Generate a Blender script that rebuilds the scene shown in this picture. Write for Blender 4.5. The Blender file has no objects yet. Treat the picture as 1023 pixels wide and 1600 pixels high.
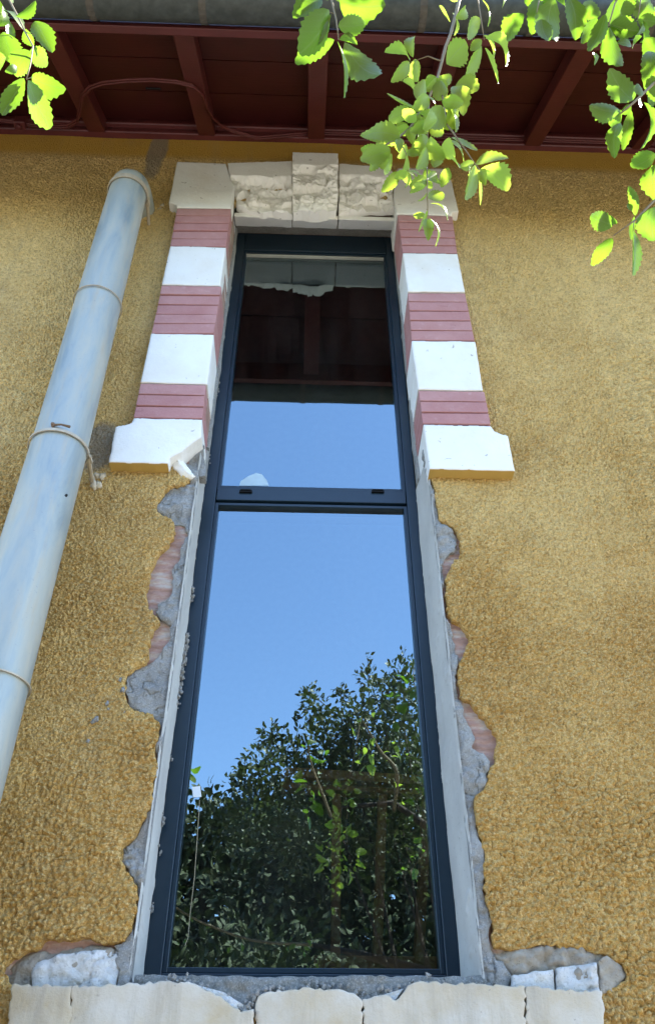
import bpy, math, random
import numpy as np
from mathutils import Vector, Matrix
S = bpy.context.scene
COL = S.collection
# ------------------------------------------------------------------ camera, sky, sun, exposure
F_PX = 1300.0
PITCH, YAW, ROLL = [math.radians(a) for a in (40.397, 1.944, -0.091)]
def cam_axes(p, y, r):
    cp, sp, cy, sy, cr, sr = math.cos(p), math.sin(p), math.cos(y), math.sin(y), math.cos(r), math.sin(r)
    fw = np.array([sy*cp, cy*cp, sp]); rt = np.array([cy, -sy, 0.]); up = np.cross(rt, fw)
    return cr*rt+sr*up, -sr*rt+cr*up, fw
RT, UP, FW = cam_axes(PITCH, YAW, ROLL)
CAM = np.array([0., -2., 1.6])
cd = bpy.data.cameras.new('camera'); co = bpy.data.objects.new('camera', cd); COL.objects.link(co)
co.matrix_world = Matrix(((RT[0], UP[0], -FW[0], CAM[0]), (RT[1], UP[1], -FW[1], CAM[1]), (RT[2], UP[2], -FW[2], CAM[2]), (0, 0, 0, 1)))
cd.sensor_fit = 'VERTICAL'; cd.sensor_height = 36; cd.lens = 36*F_PX/1600
cd.clip_start = 0.02; cd.clip_end = 2000
S.camera = co
SUN = Vector((0.55, 0.105, 0.83)).normalized()
W = bpy.data.worlds.new('World'); S.world = W; W.use_nodes = True
nt = W.node_tree; nt.nodes.clear()
sk = nt.nodes.new('ShaderNodeTexSky'); sk.sky_type = 'NISHITA'; sk.sun_disc = False
sk.sun_elevation = math.asin(SUN.z); sk.sun_rotation = math.atan2(SUN.x, SUN.y)
sk.air_density = 1.0; sk.dust_density = 0.4; sk.ozone_density = 3.2
bg = nt.nodes.new('ShaderNodeBackground'); bg.inputs[1].default_value = 0.13
ow = nt.nodes.new('ShaderNodeOutputWorld')
nt.links.new(sk.outputs[0], bg.inputs[0]); nt.links.new(bg.outputs[0], ow.inputs[0])
sl = bpy.data.lights.new('sun', 'SUN'); sl.energy = 4.5; sl.angle = math.radians(0.5); sl.color = (1, 0.95, 0.87)
so = bpy.data.objects.new('sun', sl); COL.objects.link(so)
so.rotation_euler = SUN.to_track_quat('Z', 'Y').to_euler()
S.view_settings.view_transform = 'Standard'; S.view_settings.look = 'None'
S.view_settings.gamma = 1; S.view_settings.exposure = 2.85

rnd = random.Random(7); rs = np.random.RandomState(11)
def ray(x, y): return (x-511.5)*RT + (800-y)*UP + F_PX*FW
def at(x, y, Y):
    d = ray(x, y); return CAM + d*((Y-CAM[1])/d[1])
def atp(x, y, p0, n):
    d = ray(x, y); n = np.array(n); return CAM + d*(np.dot(np.array(p0)-CAM, n)/np.dot(d, n))
def atd(x, y, d): return CAM + ray(x, y)*(d/F_PX)
YG = 0.190                                   # the pane's outer face
def mir(x, y, Yr):                           # real place of something seen in the pane
    p = at(x, y, 2*YG-Yr); return np.array([p[0], Yr, p[2]])
def XZ(pts, Y): return [tuple(at(x, y, Y)[[0, 2]]) for x, y in pts]

# ------------------------------------------------------------------ object helpers
def tag(o, label=None, cat=None, group=None, kind=None):
    if label: o['label'] = label
    if cat: o['category'] = cat
    if group: o['group'] = group
    if kind: o['kind'] = kind
    return o
def empty(name, loc, label, cat, group=None):
    o = bpy.data.objects.new(name, None); COL.objects.link(o); o.location = loc
    o.empty_display_size = 0.1
    return tag(o, label, cat, group)
def link(name, me, mat, parent=None, smooth=False):
    o = bpy.data.objects.new(name, me); COL.objects.link(o)
    if mat:
        for m in (mat if isinstance(mat, (list, tuple)) else [mat]): me.materials.append(m)
    if parent:
        o.parent = parent
        if parent.type == 'EMPTY': o.matrix_parent_inverse = Matrix.Translation(-parent.location)
    if smooth: me.polygons.foreach_set('use_smooth', [True]*len(me.polygons))
    return o
def parent_loc(p):
    v = Vector((0, 0, 0))
    while p: 
        if p.type == 'EMPTY': v = v + p.location
        p = p.parent
    return v
class MB:
    def __init__(s): s.v = []; s.f = []; s.mi = []
    def add(s, vs, fs, mi=0):
        n = len(s.v); s.v += [tuple(float(c) for c in v) for v in vs]
        s.f += [tuple(i+n for i in f) for f in fs]; s.mi += [mi]*len(fs)
    def box(s, a, b, mi=0):
        x0, y0, z0 = a; x1, y1, z1 = b
        s.hexa([(x0,y0,z0),(x1,y0,z0),(x1,y0,z1),(x0,y0,z1)], [(x0,y1,z0),(x1,y1,z0),(x1,y1,z1),(x0,y1,z1)], mi)
    def hexa(s, f, b, mi=0):     # f: front quad (ccw seen from -y), b: back quad
        s.add(list(f)+list(b), [(0,1,2,3),(7,6,5,4),(0,4,5,1),(1,5,6,2),(2,6,7,3),(3,7,4,0)], mi)
    def tube(s, pts, rad, n=10, cap=True, mi=0):
        pts = [Vector(p) for p in pts]
        if not isinstance(rad, (list, tuple)): rad = [rad]*len(pts)
        rings = []; up = Vector((0, 0, 1)); prev = None
        for i, p in enumerate(pts):
            t = (pts[min(i+1, len(pts)-1)]-pts[max(i-1, 0)]).normalized()
            if prev is None:
                a = t.orthogonal().normalized()
            else:
                a = (prev - t*prev.dot(t)).normalized()
            prev = a; b = t.cross(a)
            rings.append([p+(a*math.cos(k*2*math.pi/n)+b*math.sin(k*2*math.pi/n))*rad[i] for k in range(n)])
        vs = [v for r in rings for v in r]; fs = []
        for i in range(len(pts)-1):
            for k in range(n):
                k2 = (k+1) % n; fs.append((i*n+k, i*n+k2, (i+1)*n+k2, (i+1)*n+k))
        if cap: fs.append(tuple(range(n-1, -1, -1))); fs.append(tuple((len(pts)-1)*n+k for k in range(n)))
        s.add(vs, fs, mi)
    def build(s, name, mat, parent=None, bevel=0, smooth=False, seg=2):
        me = bpy.data.meshes.new(name); me.from_pydata(s.v, [], s.f); me.update()
        if any(s.mi): me.polygons.foreach_set('material_index', s.mi)
        o = link(name, me, mat, parent, smooth)
        if bevel:
            m = o.modifiers.new('bevel', 'BEVEL'); m.width = bevel; m.segments = seg; m.limit_method = 'ANGLE'; m.angle_limit = math.radians(40)
        return o

# ------------------------------------------------------------------ numpy noise + relief meshes
TB = [np.random.RandomState(100+i).rand(256, 256) for i in range(8)]
def vn(x, z, sc, seed=0):
    t = TB[seed % 8]; a = x/sc+1000.3+seed*17.1; b = z/sc+1000.7+seed*5.3
    i = np.floor(a).astype(int); j = np.floor(b).astype(int); u = a-i; v = b-j
    u = u*u*(3-2*u); v = v*v*(3-2*v); i0 = i & 255; j0 = j & 255; i1 = (i+1) & 255; j1 = (j+1) & 255
    return (t[i0, j0]*(1-u)+t[i1, j0]*u)*(1-v)+(t[i0, j1]*(1-u)+t[i1, j1]*u)*v - 0.5
def fbm(x, z, sc, seed=0, oct=4):
    r = 0; a = 1
    for k in range(oct): r = r + a*vn(x, z, sc/2**k, seed+k); a *= 0.5
    return r
def worley(x, z, cell, seed=0):
    a = x/cell+2000; b = z/cell+2000; i = np.floor(a).astype(int); j = np.floor(b).astype(int)
    f1 = np.full(x.shape, 9.); f2 = np.full(x.shape, 9.); rid = np.zeros(x.shape)
    T1, T2, T3 = TB[seed % 8], TB[(seed+1) % 8], TB[(seed+2) % 8]
    for di in (-1, 0, 1):
        for dj in (-1, 0, 1):
            ii = (i+di) & 255; jj = (j+dj) & 255
            d = np.hypot(i+di+0.1+0.8*T1[ii, jj]-a, j+dj+0.1+0.8*T2[ii, jj]-b)
            c = d < f1; f2 = np.where(c, f1, np.minimum(f2, d)); rid = np.where(c, T3[ii, jj], rid); f1 = np.where(c, d, f1)
    return f1, f2, rid
def sdf(px, pz, poly, margin=0.03):          # positive inside
    poly = np.array(poly); out = np.full(px.shape, -1.0)
    m = (px > poly[:, 0].min()-margin) & (px < poly[:, 0].max()+margin) & (pz > poly[:, 1].min()-margin) & (pz < poly[:, 1].max()+margin)
    x = px[m]; z = pz[m]; d = np.full(x.shape, 9.); ins = np.zeros(x.shape, bool)
    for k in range(len(poly)):
        ax, az = poly[k]; bx, bz = poly[(k+1) % len(poly)]
        ex, ez = bx-ax, bz-az; L = ex*ex+ez*ez+1e-12
        t = np.clip(((x-ax)*ex+(z-az)*ez)/L, 0, 1)
        d = np.minimum(d, np.hypot(x-ax-t*ex, z-az-t*ez))
        if abs(ez) > 1e-9:
            c = (az > z) != (bz > z); ins ^= c & (x < ex*(z-az)/ez+ax)
    out[m] = np.where(ins, d, -d); return out
def ragged(poly, amp=0.004, step=0.012, seed=0, closed=True):
    out = []; r = random.Random(seed); n = len(poly)
    for k in range(n if closed else n-1):
        a = np.array(poly[k]); b = np.array(poly[(k+1) % n]); L = np.linalg.norm(b-a); m = max(1, int(L/step))
        for q in range(m):
            p = a+(b-a)*q/m
            if q: p = p+np.array([r.uniform(-amp, amp), r.uniform(-amp, amp)])
            out.append(tuple(p))
    if not closed: out.append(tuple(poly[-1]))
    return out
def relief(name, us, vs, inc, exc, hfn, Y0, thick, mat, parent, mapf=None, back=False):
    U, V = np.meshgrid(us, vs, indexing='ij')
    s = np.full(U.shape, 1.0)
    if inc:
        s = np.full(U.shape, -1.0)
        for p in inc: s = np.maximum(s, sdf(U, V, p))
    for p in exc: s = np.minimum(s, -sdf(U, V, p))
    du = np.gradient(us); dv = np.gradient(vs); st = np.minimum(du[:, None], dv[None, :])
    gu = np.gradient(s, us, axis=0); gv = np.gradient(s, vs, axis=1); g = np.maximum(gu*gu+gv*gv, 0.3)
    near = np.abs(s) < 0.7*st
    U2 = np.where(near, U-s*gu/g, U); V2 = np.where(near, V-s*gv/g, V)
    ok = s > -0.7*st
    q = ok[:-1, :-1] & ok[1:, :-1] & ok[1:, 1:] & ok[:-1, 1:]
    H = hfn(U2, V2, np.maximum(s, 0))
    idx = np.arange(U.size).reshape(U.shape)
    qd = np.stack([idx[:-1, :-1][q], idx[1:, :-1][q], idx[1:, 1:][q], idx[:-1, 1:][q]], 1)
    e = np.concatenate([qd[:, [0, 1]], qd[:, [1, 2]], qd[:, [2, 3]], qd[:, [3, 0]]])
    key = np.sort(e, 1); kk = key[:, 0].astype(np.int64)*U.size+key[:, 1]
    _, inv, cnt = np.unique(kk, return_inverse=True, return_counts=True)
    be = e[cnt[inv] == 1]
    used = np.unique(qd); bu = np.unique(be)
    re1 = np.full(U.size, -1); re1[used] = np.arange(len(used))
    re2 = np.full(U.size, -1); re2[bu] = np.arange(len(bu))+len(used)
    fu = U2.ravel(); fv = V2.ravel(); fh = H.ravel()
    u = np.concatenate([fu[used], fu[bu]]); v = np.concatenate([fv[used], fv[bu]]); h = np.concatenate([fh[used], np.full(len(bu), -thick)])
    if mapf is None: P = np.stack([u, Y0-h, v], 1)
    else: P = mapf(u, v, h)
    faces = np.concatenate([re1[qd], np.stack([re1[be[:, 1]], re1[be[:, 0]], re2[be[:, 0]], re2[be[:, 1]]], 1)])
    me = bpy.data.meshes.new(name); me.vertices.add(len(P)); me.vertices.foreach_set('co', P.astype(np.float32).ravel())
    me.loops.add(faces.size); me.loops.foreach_set('vertex_index', faces.astype(np.int32).ravel())
    me.polygons.add(len(faces)); me.polygons.foreach_set('loop_start', np.arange(0, faces.size, 4, dtype=np.int32))
    me.polygons.foreach_set('loop_total', np.full(len(faces), 4, dtype=np.int32))
    me.update(calc_edges=True)
    sm = np.ones(len(faces), bool); sm[len(qd):] = False
    me.polygons.foreach_set('use_smooth', sm)
    o = link(name, me, mat, parent)
    return o
def grid(a, b, st): return np.linspace(a, b, max(2, int(round((b-a)/st))+1))

# ------------------------------------------------------------------ materials
def M(name): 
    m = bpy.data.materials.new(name); m.use_nodes = True; t = m.node_tree
    b = t.nodes['Principled BSDF']; return m, t, b
def N(t, typ, **kw):
    n = t.nodes.new(typ)
    for k, v in kw.items():
        if k[0] == 'i' and k[1:].isdigit(): n.inputs[int(k[1:])].default_value = v
        elif k in n.inputs.keys(): n.inputs[k].default_value = v
        else: setattr(n, k, v)
    return n
def coords(t, scale=(1, 1, 1)):
    g = t.nodes.new('ShaderNodeNewGeometry'); m = t.nodes.new('ShaderNodeMapping'); m.inputs['Scale'].default_value = scale
    t.links.new(g.outputs['Position'], m.inputs[0]); return m.outputs[0]
def noise(t, co, sc, det=4, rough=0.55, dist=0.0):
    n = N(t, 'ShaderNodeTexNoise'); n.inputs['Scale'].default_value = sc; n.inputs['Detail'].default_value = det
    n.inputs['Roughness'].default_value = rough; n.inputs['Distortion'].default_value = dist
    t.links.new(co, n.inputs['Vector']); return n.outputs[0]
def ramp(t, fac, stops):
    r = t.nodes.new('ShaderNodeValToRGB'); e = r.color_ramp.elements
    while len(e) < len(stops): e.new(0.5)
    for i, (p, c) in enumerate(stops): e[i].position = p; e[i].color = (c[0], c[1], c[2], 1) if not isinstance(c, (int, float)) else (c, c, c, 1)
    t.links.new(fac, r.inputs[0]); return r.outputs[0]
def mix(t, fac, a, b, mode='MIX'):
    m = t.nodes.new('ShaderNodeMix'); m.data_type = 'RGBA'; m.blend_type = mode
    for s, v in ((0, fac), (6, a), (7, b)):
        if isinstance(v, (int, float)): m.inputs[s].default_value = v
        elif isinstance(v, tuple): m.inputs[s].default_value = (*v, 1)
        else: t.links.new(v, m.inputs[s])
    return m.outputs[2]
def math_(t, op, a, b=0.0):
    m = t.nodes.new('ShaderNodeMath'); m.operation = op
    for s, v in ((0, a), (1, b)):
        if isinstance(v, (int, float)): m.inputs[s].default_value = v
        else: t.links.new(v, m.inputs[s])
    return m.outputs[0]
def bump(t, b, h, strength=0.5, dist=0.003):
    n = t.nodes.new('ShaderNodeBump'); n.inputs['Strength'].default_value = strength; n.inputs['Distance'].default_value = dist
    t.links.new(h, n.inputs['Height']); t.links.new(n.outputs[0], b.inputs['Normal'])
def base(t, b, col, rough=0.8, spec=0.3, metal=0.0):
    if isinstance(col, tuple): b.inputs['Base Color'].default_value = (*col, 1)
    else: t.links.new(col, b.inputs['Base Color'])
    if isinstance(rough, (int, float)): b.inputs['Roughness'].default_value = rough
    else: t.links.new(rough, b.inputs['Roughness'])
    b.inputs['Specular IOR Level'].default_value = spec; b.inputs['Metallic'].default_value = metal
def sepz(t):
    g = t.nodes.new('ShaderNodeNewGeometry'); s = t.nodes.new('ShaderNodeSeparateXYZ'); t.links.new(g.outputs['Position'], s.inputs[0]); return s
def sstep(t, v, a, b):
    m = t.nodes.new('ShaderNodeMapRange'); m.interpolation_type = 'SMOOTHSTEP'; m.inputs[1].default_value = a; m.inputs[2].default_value = b
    t.links.new(v, m.inputs[0]); return m.outputs[0]

def mat_stucco():
    m, t, b = M('ochre_render'); c = coords(t)
    s = sepz(t)
    n1 = noise(t, c, 1.7, 5, 0.6); n2 = noise(t, c, 55, 3, 0.6); n3 = noise(t, c, 6, 4, 0.6)
    col = ramp(t, n1, [(0.35, (0.45, 0.248, 0.058)), (0.65, (0.56, 0.330, 0.085))])
    # weathered paler coat higher up
    zf = sstep(t, math_(t, 'ADD', s.outputs[2], math_(t, 'MULTIPLY', math_(t, 'SUBTRACT', n1, 0.5), 5.0)), 2.2, 4.6)
    pale = ramp(t, n3, [(0.3, (0.78, 0.53, 0.19)), (0.7, (0.83, 0.60, 0.26))])
    col = mix(t, math_(t, 'MULTIPLY', zf, 0.85), col, pale)
    col = mix(t, ramp(t, n2, [(0.42, 0.0), (0.72, 0.5)]), col, (0.62, 0.45, 0.19))
    v = t.nodes.new('ShaderNodeTexVoronoi'); v.inputs['Scale'].default_value = 120; t.links.new(c, v.inputs['Vector'])
    sv = t.nodes.new('ShaderNodeSeparateColor'); t.links.new(v.outputs['Color'], sv.inputs[0])
    col = mix(t, ramp(t, sv.outputs[0], [(0.5, 0.0), (0.95, 0.40)]), col, (0.25, 0.135, 0.035)); col = mix(t, ramp(t, sv.outputs[1], [(0.6, 0.0), (1.0, 0.3)]), col, (0.72, 0.50, 0.22))
    grit = ramp(t, noise(t, c, 210, 3, 0.7), [(0.52, 0.0), (0.62, 0.42)]); col = mix(t, grit, col, (0.23, 0.135, 0.04))
    gl2 = ramp(t, noise(t, coords(t, (1.1, 1, 1.3)), 160, 3, 0.7), [(0.52, 0.0), (0.64, 0.5)]); col = mix(t, gl2, col, (0.80, 0.62, 0.32))
    # golden painted smooth strip under the eaves
    col = mix(t, math_(t, 'MULTIPLY', sstep(t, s.outputs[2], 5.50, 5.60), 0.9), col, (0.52, 0.29, 0.035))
    # grey damp stains: beside the pipe top and beside the left impost
    def spot(x, z, rx, rz):
        a = math_(t, 'POWER', math_(t, 'DIVIDE', math_(t, 'SUBTRACT', s.outputs[0], x), rx), 2.0)
        bb = math_(t, 'POWER', math_(t, 'DIVIDE', math_(t, 'SUBTRACT', s.outputs[2], z), rz), 2.0)
        r = math_(t, 'ADD', math_(t, 'ADD', a, bb), math_(t, 'MULTIPLY', math_(t, 'SUBTRACT', n3, 0.5), 1.6))
        mm = sstep(t, r, 0.5, 1.2); return math_(t, 'SUBTRACT', 1.0, mm)
    sp = at(247, 235, 0); sq = at(158, 700, 0); sr_ = at(215, 395, 0)
    g1 = spot(sp[0], sp[2], 0.05, 0.30); g2 = spot(sq[0]-0.01, sq[2], 0.09, 0.12)
    g = math_(t, 'MAXIMUM', math_(t, 'MULTIPLY', g1, 0.75), math_(t, 'MULTIPLY', g2, 0.8))
    col = mix(t, g, col, (0.24, 0.21, 0.17))
    dirt = ramp(t, noise(t, coords(t, (1, 1, 0.45)), 3.2, 6, 0.65), [(0.55, 0.0), (0.75, 0.4)])
    col = mix(t, dirt, col, (0.28, 0.20, 0.10))
    stk = ramp(t, noise(t, coords(t, (1, 1, 0.06)), 7, 5, 0.7), [(0.56, 0.0), (0.78, 0.45)])
    col = mix(t, math_(t, 'MULTIPLY', stk, sstep(t, s.outputs[2], 2.6, 5.3)), col, (0.30, 0.24, 0.15))
    base(t, b, col, 0.85, 0.25)
    gv = t.nodes.new('ShaderNodeTexVoronoi'); gv.inputs['Scale'].default_value = 170; t.links.new(c, gv.inputs['Vector'])
    hh = math_(t, 'SUBTRACT', math_(t, 'MULTIPLY', noise(t, c, 240, 4, 0.75), 0.8), math_(t, 'MULTIPLY', gv.outputs['Distance'], 0.9))
    bump(t, b, hh, 1.0, 0.0045); return m
def mat_stone(name, tint=(0.82, 0.81, 0.78), dirty=0.25, warm=(0.62, 0.52, 0.38), grain=0.6):
    m, t, b = M(name); c = coords(t)
    n1 = noise(t, c, 5, 6, 0.6); n2 = noise(t, c, 60, 4, 0.6)
    col = mix(t, ramp(t, n1, [(0.42, 0.0), (0.75, dirty*1.6)]), tint, warm)
    col = mix(t, ramp(t, n2, [(0.60, 0.0), (0.80, dirty*0.7)]), col, (0.42, 0.36, 0.30))
    pits = ramp(t, noise(t, c, 38, 2, 0.5, 0.6), [(0.71, 0.0), (0.735, 0.65)])
    col = mix(t, pits, col, (0.30, 0.26, 0.22))
    base(t, b, col, 0.75, 0.3); bump(t, b, noise(t, c, 110, 7, 0.7), grain, 0.003); return m
def mat_impost():
    m = mat_stone('impost_stone'); t = m.node_tree; b = t.nodes['Principled BSDF']
    src = b.inputs['Base Color'].links[0].from_socket
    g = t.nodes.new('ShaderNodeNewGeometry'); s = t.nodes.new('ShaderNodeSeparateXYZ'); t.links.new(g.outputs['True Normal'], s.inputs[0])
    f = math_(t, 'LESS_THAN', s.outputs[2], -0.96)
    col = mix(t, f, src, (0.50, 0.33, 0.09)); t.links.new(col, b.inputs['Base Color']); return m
def mat_rock(name, a, c2, sc=14):
    m, t, b = M(name); c = coords(t); n = noise(t, c, sc, 8, 0.65)
    col = ramp(t, n, [(0.3, a), (0.7, c2)])
    col = mix(t, ramp(t, noise(t, c, 140, 4, .8, .5), [(0.58, 0.0), (0.66, 0.6)]), col, tuple(v*0.4 for v in a))
    base(t, b, col, 0.85, 0.2)
    bump(t, b, noise(t, c, 90, 8, 0.75), 1.0, 0.008); return m
def mat_brick():
    m, t, b = M('painted_brick'); c = coords(t)
    n = noise(t, c, 9, 6, 0.6)
    col = ramp(t, n, [(0.3, (0.42, 0.21, 0.20)), (0.7, (0.52, 0.30, 0.285))])
    col = mix(t, ramp(t, noise(t, c, 45, 4), [(0.6, 0.0), (0.8, 0.5)]), col, (0.60, 0.42, 0.40))
    gi = t.nodes.new('ShaderNodeNewGeometry'); col = mix(t, math_(t, 'MULTIPLY', gi.outputs['Random Per Island'], 0.45), col, (0.40, 0.16, 0.16))
    col = mix(t, ramp(t, noise(t, coords(t, (0.5, 1, 1)), 16, 6, 0.75), [(0.60, 0.0), (0.68, 0.5)]), col, (0.30, 0.12, 0.12))
    base(t, b, col, 0.8, 0.25); bump(t, b, noise(t, c, 90, 7, 0.75), 0.9, 0.004); return m
def mat_mortar(name='fresh_cement_mortar', a=(0.24, 0.24, 0.23), c2=(0.40, 0.395, 0.375), bs=0.7):
    m, t, b = M(name); c = coords(t)
    col = ramp(t, noise(t, c, 11, 7, 0.65), [(0.3, a), (0.72, c2)])
    col = mix(t, ramp(t, noise(t, c, 260, 3, .7), [(0.52, 0.0), (0.62, 0.5)]), col, (0.50, 0.49, 0.46)); col = mix(t, ramp(t, noise(t, c, 150, 4, .8, .5), [(0.60, 0.0), (0.66, 0.75)]), col, (0.07, 0.07, 0.065))
    base(t, b, col, 0.9, 0.15); bump(t, b, noise(t, c, 110, 8, 0.8), min(1, bs*1.4), 0.007); return m
def mat_cement_smooth():
    m, t, b = M('smooth_cement_reveal'); c = coords(t)
    col = ramp(t, noise(t, coords(t, (1, 1, 0.5)), 8, 6, 0.6), [(0.3, (0.42, 0.41, 0.385)), (0.7, (0.55, 0.54, 0.50))])
    col = mix(t, ramp(t, noise(t, c, 120, 2), [(0.68, 0.0), (0.72, 0.6)]), col, (0.26, 0.26, 0.24))
    base(t, b, col, 0.8, 0.2); bump(t, b, noise(t, c, 260, 4, 0.7), 0.3, 0.001); return m
def mat_rawbrick():
    m, t, b = M('raw_hollow_brick'); c = coords(t)
    w = t.nodes.new('ShaderNodeTexWave'); w.bands_direction = 'Z'; w.inputs['Scale'].default_value = 13; w.inputs['Distortion'].default_value = 7; w.inputs['Detail'].default_value = 3
    t.links.new(c, w.inputs[0])
    col = ramp(t, noise(t, coords(t, (1, 1, 3.5)), 9, 6, 0.7), [(0.3, (0.27, 0.17, 0.13)), (0.48, (0.40, 0.25, 0.20)), (0.62, (0.48, 0.41, 0.35)), (0.75, (0.36, 0.33, 0.29))])
    col = mix(t, math_(t, 'MULTIPLY', w.outputs[1], 0.12), col, (0.20, 0.12, 0.09))
    base(t, b, col, 0.9, 0.15)
    bump(t, b, math_(t, 'ADD', math_(t, 'MULTIPLY', w.outputs[1], 0.6), noise(t, c, 90, 5, 0.7)), 0.8, 0.005); return m
def mat_paintedwood(name, col, col2, rough=0.45):
    m, t, b = M(name); c = coords(t)
    cc = ramp(t, noise(t, coords(t, (1, 1, 1)), 7, 5, 0.6), [(0.3, col), (0.7, col2)])
    base(t, b, cc, rough, 0.4)
    bump(t, b, noise(t, coords(t, (3, 40, 3)), 2.5, 5, 0.6), 0.25, 0.003); return m
def mat_zinc():
    m, t, b = M('weathered_zinc'); c = coords(t, (1, 1, 0.22))
    n = noise(t, c, 13, 6, 0.65, 0.4); n2 = noise(t, coords(t, (1, 1, 0.12)), 30, 5, 0.7)
    col = ramp(t, n, [(0.33, (0.25, 0.31, 0.33)), (0.5, (0.37, 0.40, 0.375)), (0.68, (0.47, 0.455, 0.38))])
    col = mix(t, ramp(t, n2, [(0.52, 0.0), (0.72, 0.75)]), col, (0.44, 0.38, 0.28))
    col = mix(t, ramp(t, noise(t, coords(t), 120, 2, 0.5), [(0.68, 0.0), (0.74, 0.6)]), col, (0.28, 0.30, 0.31))
    rg = ramp(t, n, [(0.3, 0.42), (0.7, 0.70)])
    base(t, b, col, rg, 0.4, 0.3); bump(t, b, noise(t, coords(t, (1, 1, .5)), 14, 5), 0.25, 0.006); return m
def mat_plain(name, col, rough=0.5, spec=0.4, metal=0.0, var=0.25, sc=20, bs=0.15):
    m, t, b = M(name); c = coords(t)
    cc = mix(t, ramp(t, noise(t, c, sc, 5), [(0.35, 0.0), (0.75, var)]), col, tuple(min(1, v*1.7+0.02) for v in col))
    base(t, b, cc, rough, spec, metal); bump(t, b, noise(t, c, sc*8, 3), bs, 0.001); return m
def mat_glass():
    m, t, b = M('coated_glass'); t.nodes.remove(b)
    o = t.nodes['Material Output']; tr = N(t, 'ShaderNodeBsdfTransparent'); tr.inputs[0].default_value = (0.68, 0.70, 0.66, 1)
    gl = t.nodes.new('ShaderNodeBsdfGlossy'); gl.inputs[0].default_value = (0.72, 0.92, 1.0, 1)
    c = coords(t); r = ramp(t, noise(t, coords(t, (1, 1, 0.3)), 3.0, 4), [(0.4, 0.0), (0.8, 0.012)]); t.links.new(r, gl.inputs['Roughness'])
    bn = t.nodes.new('ShaderNodeBump'); bn.inputs['Strength'].default_value = 0.13; bn.inputs['Distance'].default_value = 0.002
    t.links.new(noise(t, c, 3.2, 2, 0.4), bn.inputs['Height']); t.links.new(bn.outputs[0], gl.inputs['Normal'])
    fr = t.nodes.new('ShaderNodeFresnel'); fr.inputs[0].default_value = 1.5
    f = math_(t, 'ADD', 0.22, math_(t, 'MULTIPLY', fr.outputs[0], 0.9))
    mx = t.nodes.new('ShaderNodeMixShader'); t.links.new(f, mx.inputs[0]); t.links.new(tr.outputs[0], mx.inputs[1]); t.links.new(gl.outputs[0], mx.inputs[2])
    df = t.nodes.new('ShaderNodeBsdfDiffuse'); df.inputs[0].default_value = (0.6, 0.58, 0.52, 1)
    dd = math_(t, 'ADD', ramp(t, noise(t, coords(t, (1, 1, 0.25)), 9, 7, 0.75), [(0.45, 0.002), (0.85, 0.022)]), ramp(t, noise(t, c, 70, 3, 0.6), [(0.70, 0.0), (0.76, 0.07)]))
    m2 = t.nodes.new('ShaderNodeMixShader'); t.links.new(dd, m2.inputs[0]); t.links.new(mx.outputs[0], m2.inputs[1]); t.links.new(df.outputs[0], m2.inputs[2])
    t.links.new(m2.outputs[0], o.inputs[0]); return m
def mat_leaf(name='oak_leaf', top=(0.095, 0.135, 0.022), under=(0.17, 0.20, 0.075), trans=(0.165, 0.33, 0.018), tw=0.5, rough=0.38):
    m, t, b = M(name); o = t.nodes['Material Output']
    uv = t.nodes.new('ShaderNodeUVMap'); s = t.nodes.new('ShaderNodeSeparateXYZ'); t.links.new(uv.outputs[0], s.inputs[0])
    g = t.nodes.new('ShaderNodeNewGeometry')
    av = math_(t, 'ABSOLUTE', math_(t, 'SUBTRACT', s.outputs[0], 0.5))
    rib = math_(t, 'SUBTRACT', 1.0, sstep(t, av, 0.012, 0.035))
    ph = math_(t, 'FRACT', math_(t, 'MULTIPLY', math_(t, 'SUBTRACT', s.outputs[1], math_(t, 'MULTIPLY', av, 0.7)), 8.0))
    lat = math_(t, 'SUBTRACT', 1.0, sstep(t, math_(t, 'ABSOLUTE', math_(t, 'SUBTRACT', ph, 0.5)), 0.03, 0.10))
    vein = math_(t, 'MAXIMUM', rib, math_(t, 'MULTIPLY', lat, 0.45))
    ri = g.outputs['Random Per Island']
    tp = mix(t, ri, top, (top[0]*1.5, top[1]*1.35, top[2]*1.1)); un = mix(t, ri, under, (under[0]*0.6, under[1]*0.75, under[2]*0.5))
    col = mix(t, g.outputs['Backfacing'], tp, un)
    col = mix(t, math_(t, 'MULTIPLY', vein, 0.5), col, (0.30, 0.36, 0.16))
    nz = noise(t, coords(t), 60, 3); col = mix(t, ramp(t, nz, [(0.35, 0.0), (0.8, 0.35)]), col, (0.13, 0.15, 0.05))
    base(t, b, col, rough, 0.35)
    bump(t, b, vein, 0.35, 0.001)
    tl = t.nodes.new('ShaderNodeBsdfTranslucent'); tc = mix(t, math_(t, 'MULTIPLY', vein, 0.4), trans, (trans[0]*0.6, trans[1]*0.62, trans[2])); t.links.new(tc, tl.inputs[0])
    mx = t.nodes.new('ShaderNodeMixShader'); mx.inputs[0].default_value = tw
    t.links.new(b.outputs[0], mx.inputs[1]); t.links.new(tl.outputs[0], mx.inputs[2]); t.links.new(mx.outputs[0], o.inputs[0]); return m

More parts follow.
